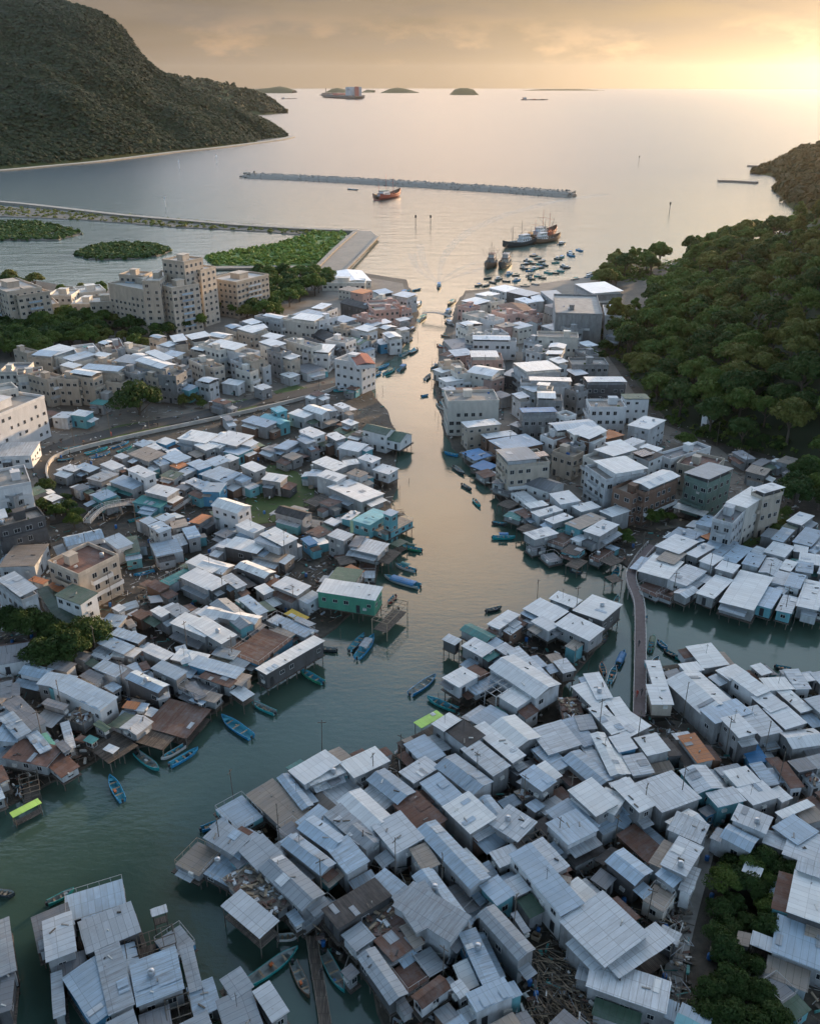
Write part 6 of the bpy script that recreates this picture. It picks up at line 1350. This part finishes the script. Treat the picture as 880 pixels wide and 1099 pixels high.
block([(A, ((200,215),(290,215),(280,195)), 9), (A, ((330,205),(430,195),(420,172)), 8), (A, ((300,250),(380,250),(370,225)), 8)], 'C', 'low school buildings between the lagoon and the apartment blocks', name='school_building', dens=.8)
block([((220,260), ((490,165),(650,165),(652,150)), 5)], 'C', 'long low ferry hall at the pier root', name='ferry_hall', roofc='concrete_pale')
# temple-like narrow villa in the wood
block([((650,260), ((400,695),(428,703),(434,686)), 7), ((650,260), ((404,668),(424,673),(427,660)), 10)], 'W', 'narrow white villa rising out of the hillside wood', name='villa', win=(.8, 1.0), gap=1.8)
block([((650,260), ((0,298),(60,300),(80,262)), 12)], 'W', 'white gabled house at the edge of the hillside wood', name='villa', dens=.8)
for x, y, lab in ((4,173,'white shed at the mountain foot by the frame edge'), (22,171,'white twin roofed house at the mountain foot'), (70,166,'pale house on the shore below the mountain'), (12,176,'low shed on the beach under the mountain'), (836,190,'white house on the far headland'), (846,186,'pale villa on the headland slope'), (842,196,'small white house above the headland beach')):
    c = P(x, y, 4) if x < 200 else PY(x, y, 1245); rt = empty('shore_house', (c.x, c.y, c.z-4.5), .3); m = MB(); m.box(-7, 7, -5, 5, -1, 4.4); part('wall', m, WALL['W'], rt)
    part('roof', sheet(15.5, 11.5, True, 1.8, 6.3, .05), [ROOF['l'], ROOF['w']], rt)
    for i in (-4, -1.3, 1.3, 4): link('window', WIN, rt, loc=(i, -5, 2.2), rz=math.pi, scale=(1.4, 1, 1.3))
    reg(rt, 'shore house', lab, 'house', None, (c.x, c.y, c.z), 60)
# solar panels and details on roofs
for (x0, y0), q, h in (((440,460), ((445,108),(545,95),(562,112)), 11.15), ((440,460), ((395,92),(430,84),(440,92)), 11.2), ((650,460), ((112,100),(155,88),(190,105)), 9.95)):
    ctr, Lx, Ly, ang = rect([(x0+a*SX, y0+b*SY) for a, b in q], h); rt = empty('solar_panel', (ctr.x, ctr.y, h-.2), ang)
    m = MB(); m.box(-Lx/2, Lx/2, -Ly/2, Ly/2, .28, .34); part('panel', m, MT['solar'], rt); m = MB()
    for x in (-Lx*.3, Lx*.3): m.box(x-.05, x+.05, -Ly*.4, Ly*.4, .05, .278)
    part('mount', m, MT['rail'], rt); reg(rt, 'solar panel', 'dark blue solar panel', 'solar panel', None, (ctr.x, ctr.y, h), 20)
# poles
def pole(p, h, r, name, mat, look, cat, group, lean=.0, arm=False, size=2):
    rt = empty(name, p, random.uniform(0, 3)); m = MB(); m.bar((0,0,-.5), (lean, 0, h), r, 0, 6, r*.7); part('pole', m, mat, rt)
    if arm: m = MB(); m.box(-.7+lean, .7+lean, -.05, .05, h-.6, h-.5); part('crossarm', m, MT['post'], rt)
    reg(rt, cat, look, cat, group, (p[0], p[1], h), size); return rt
for x, y in ((193,181),(233,175),(178,222),(446,243),(685,176),(718,228),(462,243)):
    c = P(x, y, 0); rt = empty('channel_marker', (c.x, c.y, 0)); hh = 11 if y < 200 else 9
    m = MB(); m.bar((0,0,-1), (0,0,hh), .28, 0, 8, .22); part('post', m, MT['white'] if x < 400 else MT['dark'], rt); m = MB(); m.box(-.7, .7, -.15, .15, hh-2.2, hh); part('mark', m, MT['white'] if x < 400 else MT['dark'], rt)
    reg(rt, 'channel marker', ('white' if x < 400 else 'dark')+' channel marker post', 'marker', 'channel markers', (c.x, c.y, 4), 3)
for x, y in ((56,520),(79,470),(70,505),(118,462),(160,455),(228,443),(268,300),(284,336),(343,420),(410,470),(250,470),(120,640),(240,640),(300,600),(330,640),(410,530),(380,520),(160,560),(95,600),(40,640),(650,430),(600,420),(545,430),(520,400),(560,480),(610,470),(655,520),(700,500),(720,530),(745,545),(770,470),(800,500),(690,590),(720,640),(760,620),(820,620),(850,660),(580,650),(620,660),(560,700),(600,720),(500,730),(640,780),(700,800),(735,760),(780,800),(820,800),(850,840),(700,870),(740,860),(620,860),(560,860),(500,830),(430,820),(385,820),(345,800),(300,900),(260,900),(345,960),(420,960),(480,960),(600,900),(660,900),(695,980),(700,1085),(560,1000),(480,1050),(250,850),(130,740),(60,760),(200,700),(255,700),(100,700),(30,800),(90,780)):
    c = P(x, y, 3.0); i = 0
    while not footclear(c.x, c.y, .2) and i < 12: c += Vector((random.uniform(-1.2, 1.2), random.uniform(-1.2, 1.2), 0)); i += 1
    pole((c.x, c.y, .2), random.uniform(7.5, 10.5), .09, 'utility_pole', MT['post'], random.choice(('grey', 'bare', 'slim')) + ' utility pole', 'utility pole', 'utility poles of the village', random.uniform(-.3, .3), True)
# mooring poles along the creek edges
n = 0
for pl in (LAND_LEFT, LAND_RIGHT, LAND_NEAR):
    pts = [P(x, y, 0) for x, y in pl]
    for i in range(len(pts)-1):
        a, b = pts[i], pts[i+1]
        if a.length > 620 or b.length > 620 or n > 150: continue
        nn = Vector((-(b-a).y, (b-a).x, 0)).normalized()
        for _ in range(int((b-a).length/7)):
            q = a.lerp(b, random.random())+nn*random.uniform(-4.5, 4.5)
            x, y = pix(q)
            if 0 < x < 880 and 330 < y < 1099 and not onland(q.x, q.y) and footclear(q.x, q.y, .1): n += 1; pole((q.x, q.y, -.5), random.uniform(2, 4.2), .07, 'mooring_pole', MT['post'], random.choice(('weathered', 'leaning', 'thin wooden')) + ' mooring pole', 'mooring pole', 'mooring poles along the creek edge', random.uniform(-.5, .5))
# barrels, crates on the ground
m_ = MB(); m_.lathe([(0,0),(.29,0),(.3,.03),(.31,.3),(.3,.32),(.31,.6),(.3,.85),(.27,.88),(0,.88)], 0, 12); BAR = m_.mesh('barrel', True); BAR.materials.append(MT['bluebarrel'])
m_ = MB(); m_.box(-.4, .4, -.3, .3, 0, .08)
for z in (.12, .3, .48):
    m_.box(-.4, .4, -.3, -.26, z, z+.13); m_.box(-.4, .4, .26, .3, z, z+.13); m_.box(-.4, -.36, -.257, .257, z, z+.13); m_.box(.36, .4, -.257, .257, z, z+.13)
for sx_ in (-1, 1):
    for sy_ in (-1, 1): m_.box(sx_*.34-.03, sx_*.34+.03, sy_*.23-.027, sy_*.23+.027, .083, .62)
CRA = m_.mesh('crate'); CRA.materials.append(MT['lightwood'])
k = 0; tries = 0
while k < 110 and tries < 6000:
    tries += 1; x, y = random.uniform(10, 870), random.uniform(480, 1080); c = P(x, y, .3)
    if not onland(c.x, c.y) or not footclear(c.x, c.y, .35): continue
    if k % 3: o = link('barrel', BAR, None, loc=(c.x, c.y, .32), scale=(1.15, 1.15, 1.1)); reg(o, 'barrel', 'blue plastic water barrel', 'barrel', 'blue barrels between the houses', o.location, 1)
    else: o = link('crate', CRA, None, loc=(c.x, c.y, .32), rz=random.uniform(0, 3), scale=(1.5, 1.5, 1.4)); reg(o, 'crate', 'pale slatted wooden crate', 'crate', 'crates between the houses', o.location, 1)
    k += 1
# loose timber, sheets and rubbish nobody could count
mats = [MT['post'], MT['wood'], ROOF['g'], ROOF['r'], MT['lightwood'], ROOF['t'], MT['ac'], MT['dark']]; m = MB(); cnt = 0; tries = 0
while cnt < 9000 and tries < 60000:
    tries += 1; x, y = random.uniform(-20, 900), random.uniform(400, 1110)**1.0; c = P(x, y, .3)
    if not onland(c.x, c.y) or not footclear(c.x, c.y, -.2): continue
    if noise.noise(Vector((c.x*.1, c.y*.1, 5))) < -.12 and random.random() < .8: continue
    if 740 < x < 850 and y > 900: continue
    l, w, h = random.uniform(.2, 2.6), random.uniform(.05, .5), random.uniform(.04, .7)
    if l > 1.4: w = random.uniform(.05, .15); h = .1
    z = .3+random.uniform(0, .35) if random.random() < .7 else .3+random.uniform(.3, 1.6)
    mi = random.choice((0,0,0,1,1,2,2,3,3,4,5,6,7)) if random.random() < .9 else 6
    m.box(-l/2, l/2, -w/2, w/2, z, z+h*.6, mi, random.uniform(0, 3.14), (c.x, c.y)); cnt += 1
tag(part('debris', m, mats), 'loose timber, tin scraps and rubbish littering the mud between houses', 'debris', kind='stuff')
m = MB()
for _ in range(420):
    x, y = random.uniform(565, 632), random.uniform(1020, 1096); c = P(x, y, .6)
    if not footclear(c.x, c.y, .2): continue
    a = random.gauss(-.8, .5); l = random.uniform(1.2, 4.5); dz = random.uniform(-.3, .9)
    m.bar((c.x, c.y, .4+random.uniform(0, 1)), (c.x+l*math.cos(a), c.y+l*math.sin(a), .4+random.uniform(0, 1)+dz), .05, random.randint(0, 1), 5)
tag(part('timber_heap', m, [MT['post'], MT['lightwood']]), 'tangled heap of poles and broken boards under the pale panelled roof', 'timber heap', kind='stuff')
# people on the footbridge
def person(p, face, top, legs, look, walk=.25):
    me = bpy.data.meshes.new('person'); v = [(0,0,.95),(0,0,1.2),(0,0,1.42),(0,0,1.55),(0,.02,1.68),(.1,0,.9),(.11,walk*.5,.5),(.11,walk*.3,.08),(.11,walk*.3+.16,.04),(-.1,0,.9),(-.11,-walk*.5,.5),(-.11,-walk,.1),(-.11,-walk+.15,.04),(.2,0,1.4),(.25,-walk*.5,1.12),(.24,-walk*.3,.86),(-.2,0,1.4),(-.25,walk*.5,1.12),(-.24,walk*.8,.88)]
    e = [(0,1),(1,2),(2,3),(3,4),(0,5),(5,6),(6,7),(7,8),(0,9),(9,10),(10,11),(11,12),(2,13),(13,14),(14,15),(2,16),(16,17),(17,18)]
    me.from_pydata(v, e, []); me.materials.append(top); o = bpy.data.objects.new('person', me); col.objects.link(o); o.location = p; o.rotation_euler = (0, 0, face)
    rr = [.14,.13,.15,.06,.10,.09,.06,.045,.04,.09,.06,.045,.04,.06,.045,.035,.06,.045,.035]
    md = o.modifiers.new('skin', 'SKIN'); o.modifiers.new('sub', 'SUBSURF').levels = 1; o.modifiers['sub'].render_levels = 1
    for i, r in enumerate(rr): me.skin_vertices[0].data[i].radius = (r, r*.8)
    me.skin_vertices[0].data[0].use_root = True
    reg(o, 'person', look, 'person', None, p, 1)
for i, (x, y, c, lk) in enumerate(((683,748,'red','person in red walking over the footbridge'), (688,746,'dark','person in dark clothes beside the one in red'), (685,694,'dark','dark clad person alone halfway along the footbridge'))):
    c_ = P(x, y, 2.95); person((c_.x, c_.y, 2.93), random.uniform(-.3, .3), MT[c], None, lk)
for x, y, c, lk in ((715,790,'white','person in a pale shirt crossing the village square'), (733,800,'dark','person in dark clothes on the village square near the rusty shed'), (120,468,'red','person in red walking beside the curving road'), (170,458,'dark','person standing on the curving road near the lawns'), (250,437,'white','person in white by the longer grass bed'), (345,1050,'dark','person standing on the plank jetty between rowing boats'), (736,975,'white','person in white walking along the concrete path'), (540,415,'dark','person walking in the shaded town alley')):
    c_ = P(x, y, .55); person((c_.x, c_.y, .52 if x != 345 else 1.1), random.uniform(0, 6), MT[c], None, lk)
# haze: the thin golden air of the bay
hz = MB(); hz.box(-16000, 16000, -2000, 16500, -3, HAZE_TOP)
hm = bpy.data.materials.new('haze_air'); hm.use_nodes = True; t = hm.node_tree; t.nodes.remove(t.nodes['Principled BSDF'])
pv = t.nodes.new('ShaderNodeVolumePrincipled'); pv.inputs['Color'].default_value = (.90,.88,.86,1); pv.inputs['Density'].default_value = HAZE_DENS; pv.inputs['Anisotropy'].default_value = .84
L(t, pv.outputs[0], t.nodes['Material Output'].inputs['Volume'])
if HAZE_DENS > 0: tag(part('haze', hz, hm), 'thin golden evening haze over the bay', 'haze', kind='stuff')

# ---------------------------------------------------------------- labels: each thing singled out by its look and by what it stands near
LM = [((376,400),'the narrow white tower'),((78,606),'the red terrace villa'),((375,640),'the green walled house'),((395,555),'the turquoise house'),((462,775),'the lime green awning'),((686,700),'the footbridge middle'),((684,608),'the footbridge bend'),((745,803),'the rust roofed shed'),
 ((760,870),'the head of the path'),((724,1040),'the lower path'),((800,985),'the dark garden'),((118,550),'the white arched bridge'),((147,430),'the huge round tree'),((300,530),'the grass clearing'),((320,712),'the orange edged white roof'),((318,662),'the yellow tarpaulin'),
 ((20,440),'the plain white block'),((160,325),'the gabled apartment block'),((205,290),'the tallest apartment block'),((468,338),'the creek mouth footbridge'),((400,290),'the ferry hall'),((560,256),'the big trawlers'),((625,340),'the grey hotel block'),((520,430),'the cream waterfront house'),((570,490),'the buff house'),
 ((800,545),'the long white house'),((745,510),'the green glass house'),((700,525),'the brown house'),((700,440),'the arcaded white house'),((770,450),'the white villa in the wood'),((655,330),'the white house at the wood'),((880,330),'the upper wood'),((780,370),'the middle of the wood'),((830,260),'the wood crest'),((700,310),'the wood tip'),
 ((580,655),'the creek junction roofs'),((545,715),'the tall gabled shed'),((495,785),'the black roof'),((450,860),'the brown earthen roof'),((390,965),'the black tent roof'),((335,1040),'the plank jetty'),((210,905),'the tan corner terrace'),((250,860),'the teal rimmed terrace'),
 ((110,960),'the dark block in the water'),((695,960),'the panelled glasshouse roof'),((540,1000),'the gabled blue house'),((600,930),'the long blue roof'),((820,830),'the creekside square corner'),((850,770),'the warm edged gable'),
 ((40,800),'the dark red roof'),((175,775),'the rusty deck'),((110,740),'the long blue hall'),((60,690),'the dim tree clump'),((240,760),'the teal moored boat'),((800,630),'the side creek row'),((860,600),'the hill foot roofs'),((610,610),'the white creek corner'),((90,490),'the walled boat basin'),((240,430),'the roadside lawns')]
DIRS = (('towards the sea', lambda dx, dy: dy < 0 and abs(dy) >= abs(dx)), ('towards the wooded hill', lambda dx, dy: dx > 0 and abs(dx) > abs(dy)), ('towards the mountain', lambda dx, dy: dx <= 0 and abs(dx) > abs(dy)), ('inland of it', lambda dx, dy: True))
ORD = ['closest', 'second', 'third', 'fourth', 'fifth', 'sixth', 'seventh', 'eighth', 'ninth', 'tenth', 'eleventh', 'twelfth', 'thirteenth', 'fourteenth', 'fifteenth', 'sixteenth', 'seventeenth', 'eighteenth', 'nineteenth', 'twentieth']
from collections import Counter
cnt_ = Counter(' '.join(r['look'].split()) for r in REG)
buckets = {}
for r in REG:
    r['look'] = ' '.join(r['look'].split())
    if cnt_[r['look']] == 1 and len(r['look'].split()) > 5: r['label'] = r['look']; continue
    lk = r['look'].split()
    r['look'] = ' '.join(lk[-6:])
    x, y = pix((r['x'], r['y'], r['z'])); best = min(LM, key=lambda l: math.hypot(l[0][0]-x, (l[0][1]-y)*1.25))
    dx, dy = x-best[0][0], y-best[0][1]; dr = next(n for n, f in DIRS if f(dx, dy))
    buckets.setdefault((r['look'], best[1], dr), []).append((math.hypot(dx, dy), id(r), r))
for (look, lm, dr), rs in buckets.items():
    rs.sort()
    for i, (_, _, r) in enumerate(rs):
        c1 = f'{look}, near {lm} {dr}' if len(rs) == 1 else f'{look}, {ORD[min(i, 19)]} {"to" if i == 0 else "from"} {lm} {dr}'
        if len(c1.split()) > 16: c1 = c1.replace('towards the wooded hill', 'towards the hill')
        if len(c1.split()) > 16: c1 = c1.split(' ', 1)[1]
        r['label'] = c1
seen_ = {}
for r in REG:
    l = r['label'][:1].lower()+r['label'][1:]
    if l in seen_:
        seen_[l] += 1; l = f'{l}, {ORD[min(seen_[l], 19)]} one'
    else: seen_[l] = 0
    if len(l.split()) < 4:
        x, y = pix((r['x'], r['y'], r['z'])); l += ' near '+min(LM, key=lambda q: math.hypot(q[0][0]-x, q[0][1]-y))[1]
    grp = r['group']
    tag(r['o'], l, r['cat'], grp)
# sky colours (radiance before the background strength) and exposure
SKY_GREY = (3.2, 4.9, 7.0); SKY_WARMGREY = (4.2, 5.0, 6.2)
SKY_PALE = (5.9, 8.1, 10.8); SKY_GOLD = (10.5, 8.6, 6.6); SKY_PATCH = (18.0, 12.8, 9.0)
LOW_FAR = (.66, .50, .36); LOW_SUN = (3.7, 2.7, 1.65)
PUFF_FAR = (1.5, .95, .6); PUFF_SUN = (5.4, 3.6, 2.0)
EXPO = 1.1
# ---------------------------------------------------------------- camera, light, sky
cam = bpy.data.cameras.new('camera'); co = bpy.data.objects.new('camera', cam); col.objects.link(co)
co.location = (0, 0, CAMZ); co.rotation_euler = (math.pi/2-PITCH, 0, 0)
cam.sensor_fit = 'VERTICAL'; cam.sensor_height = 24; cam.lens = F0/H0*24; cam.clip_end = 60000; cam.clip_start = .5
scene.camera = co
SUN_AZ, SUN_EL = R(38), R(8.5)            # azimuth to the right of the view direction (+Y)
sd = Vector((math.sin(SUN_AZ)*math.cos(SUN_EL), math.cos(SUN_AZ)*math.cos(SUN_EL), math.sin(SUN_EL)))
sl = bpy.data.lights.new('sun', 'SUN'); sl.energy = 3.2; sl.angle = R(1.0); sl.color = (1.0, .66, .36)
so = bpy.data.objects.new('sun', sl); col.objects.link(so); so.rotation_euler = (-sd).to_track_quat('-Z', 'Y').to_euler(); so.location = (300, 400, 400)
world = bpy.data.worlds.new('World'); scene.world = world; world.use_nodes = True
t = world.node_tree; bg = t.nodes['Background']; bg.inputs[1].default_value = .12
sky = t.nodes.new('ShaderNodeTexSky'); sky.sky_type = 'NISHITA'; sky.sun_disc = False; sky.sun_elevation = SUN_EL; sky.sun_rotation = SUN_AZ
sky.altitude = 100; sky.dust_density = 2.5; sky.ozone_density = 1.5
tc = t.nodes.new('ShaderNodeTexCoord'); sx = t.nodes.new('ShaderNodeSeparateXYZ'); L(t, tc.outputs['Generated'], sx.inputs[0])
den = math_(t, 'ADD', math_(t, 'MAXIMUM', sx.outputs[2], 0.0), .10)
cx = t.nodes.new('ShaderNodeCombineXYZ'); L(t, math_(t, 'DIVIDE', sx.outputs[0], den), cx.inputs[0]); L(t, math_(t, 'DIVIDE', sx.outputs[1], den), cx.inputs[1])
n1 = node(t, 'ShaderNodeTexNoise', Scale=.62, Detail=7, Roughness=.55); L(t, cx.outputs[0], n1.inputs['Vector']); n1.inputs['Distortion'].default_value = .4
mask = ramp(t, n1.outputs[0], ((.34, 0), (.54, 1)))
dt = node(t, 'ShaderNodeVectorMath', _operation='DOT_PRODUCT'); L(t, tc.outputs['Generated'], dt.inputs[0]); dt.inputs[1].default_value = tuple(sd)
toward = ramp(t, math_(t, 'MULTIPLY_ADD', dt.outputs['Value'], .5, .5), ((.6, 0), (.75, .14), (.90, .42), (.99, 1)))
n2 = node(t, 'ShaderNodeTexNoise', Scale=1.1, Detail=6, Roughness=.6); L(t, cx.outputs[0], n2.inputs['Vector'])
front = ramp(t, math_(t, 'MULTIPLY_ADD', dt.outputs['Value'], .5, .5), ((.55, 0), (.88, 1)))
lit = ramp(t, n2.outputs[0], ((.40, 0), (.56, 1)))
el = sx.outputs[2]
dp = node(t, 'ShaderNodeVectorMath', _operation='DOT_PRODUCT'); L(t, tc.outputs['Generated'], dp.inputs[0]); dp.inputs[1].default_value = (.02, .925, .38)
patch = (math_(t, 'MULTIPLY', ramp(t, dp.outputs['Value'], ((.962, 0), (.994, 1))), ramp(t, n2.outputs[0], ((.36, 0), (.54, 1)))))
mask = math_(t, 'MAXIMUM', mask, ramp(t, dp.outputs['Value'], ((.94, 0), (.985, 1))))
low = ramp(t, el, ((0.0, 1), (.085, .95), (.15, .42), (.24, 0)))
warm = math_(t, 'MULTIPLY', toward, ramp(t, el, ((0.0, 1), (.30, .8), (.62, 0))))
fall = ramp(t, el, ((0.0, 1.0), (.03, .9), (.09, .42), (.3, 1.0)))
warm2 = math_(t, 'MULTIPLY', front, ramp(t, el, ((0.0, 1), (.32, .85), (.60, 0))))
cl_dark = mixc(t, warm2, SKY_GREY, SKY_WARMGREY)
cl_lit = mixc(t, warm2, SKY_PALE, SKY_GOLD)
cloud = mixc(t, patch, mixc(t, lit, cl_dark, cl_lit), SKY_PATCH)
# haze band and small cumulus low over the horizon
base = mixc(t, mask, sky.outputs[0], cloud)
base = mixc(t, low, base, mixc(t, 1.0, mixc(t, toward, LOW_FAR, LOW_SUN), fall, 'MULTIPLY'))
mp = t.nodes.new('ShaderNodeMapping'); mp.inputs['Scale'].default_value = (9, 9, 26); L(t, tc.outputs['Generated'], mp.inputs[0])
n3 = node(t, 'ShaderNodeTexNoise', Scale=1.0, Detail=6, Roughness=.6); L(t, mp.outputs[0], n3.inputs['Vector'])
band = ramp(t, el, ((.008, 0), (.022, 1), (.035, .7), (.06, 0)))
puff = math_(t, 'MULTIPLY', ramp(t, n3.outputs[0], ((.50, 0), (.60, 1))), band)
base = mixc(t, math_(t, 'MULTIPLY', puff, .8), base, mixc(t, toward, PUFF_FAR, PUFF_SUN))
L(t, base, bg.inputs[0])

scene.view_settings.view_transform = 'Standard'; scene.view_settings.look = 'None'; scene.view_settings.gamma = 1
scene.view_settings.use_curve_mapping = False; scene.view_settings.exposure = EXPO
scene.render.engine = 'CYCLES'
c = scene.cycles; c.use_denoising = True; c.max_bounces = 5; c.diffuse_bounces = 2; c.glossy_bounces = 3; c.transmission_bounces = 2; c.transparent_max_bounces = 8; c.volume_bounces = 0
c.use_adaptive_sampling = True; c.adaptive_threshold = .02; c.caustics_reflective = False; c.caustics_refractive = False
scene.render.film_transparent = False
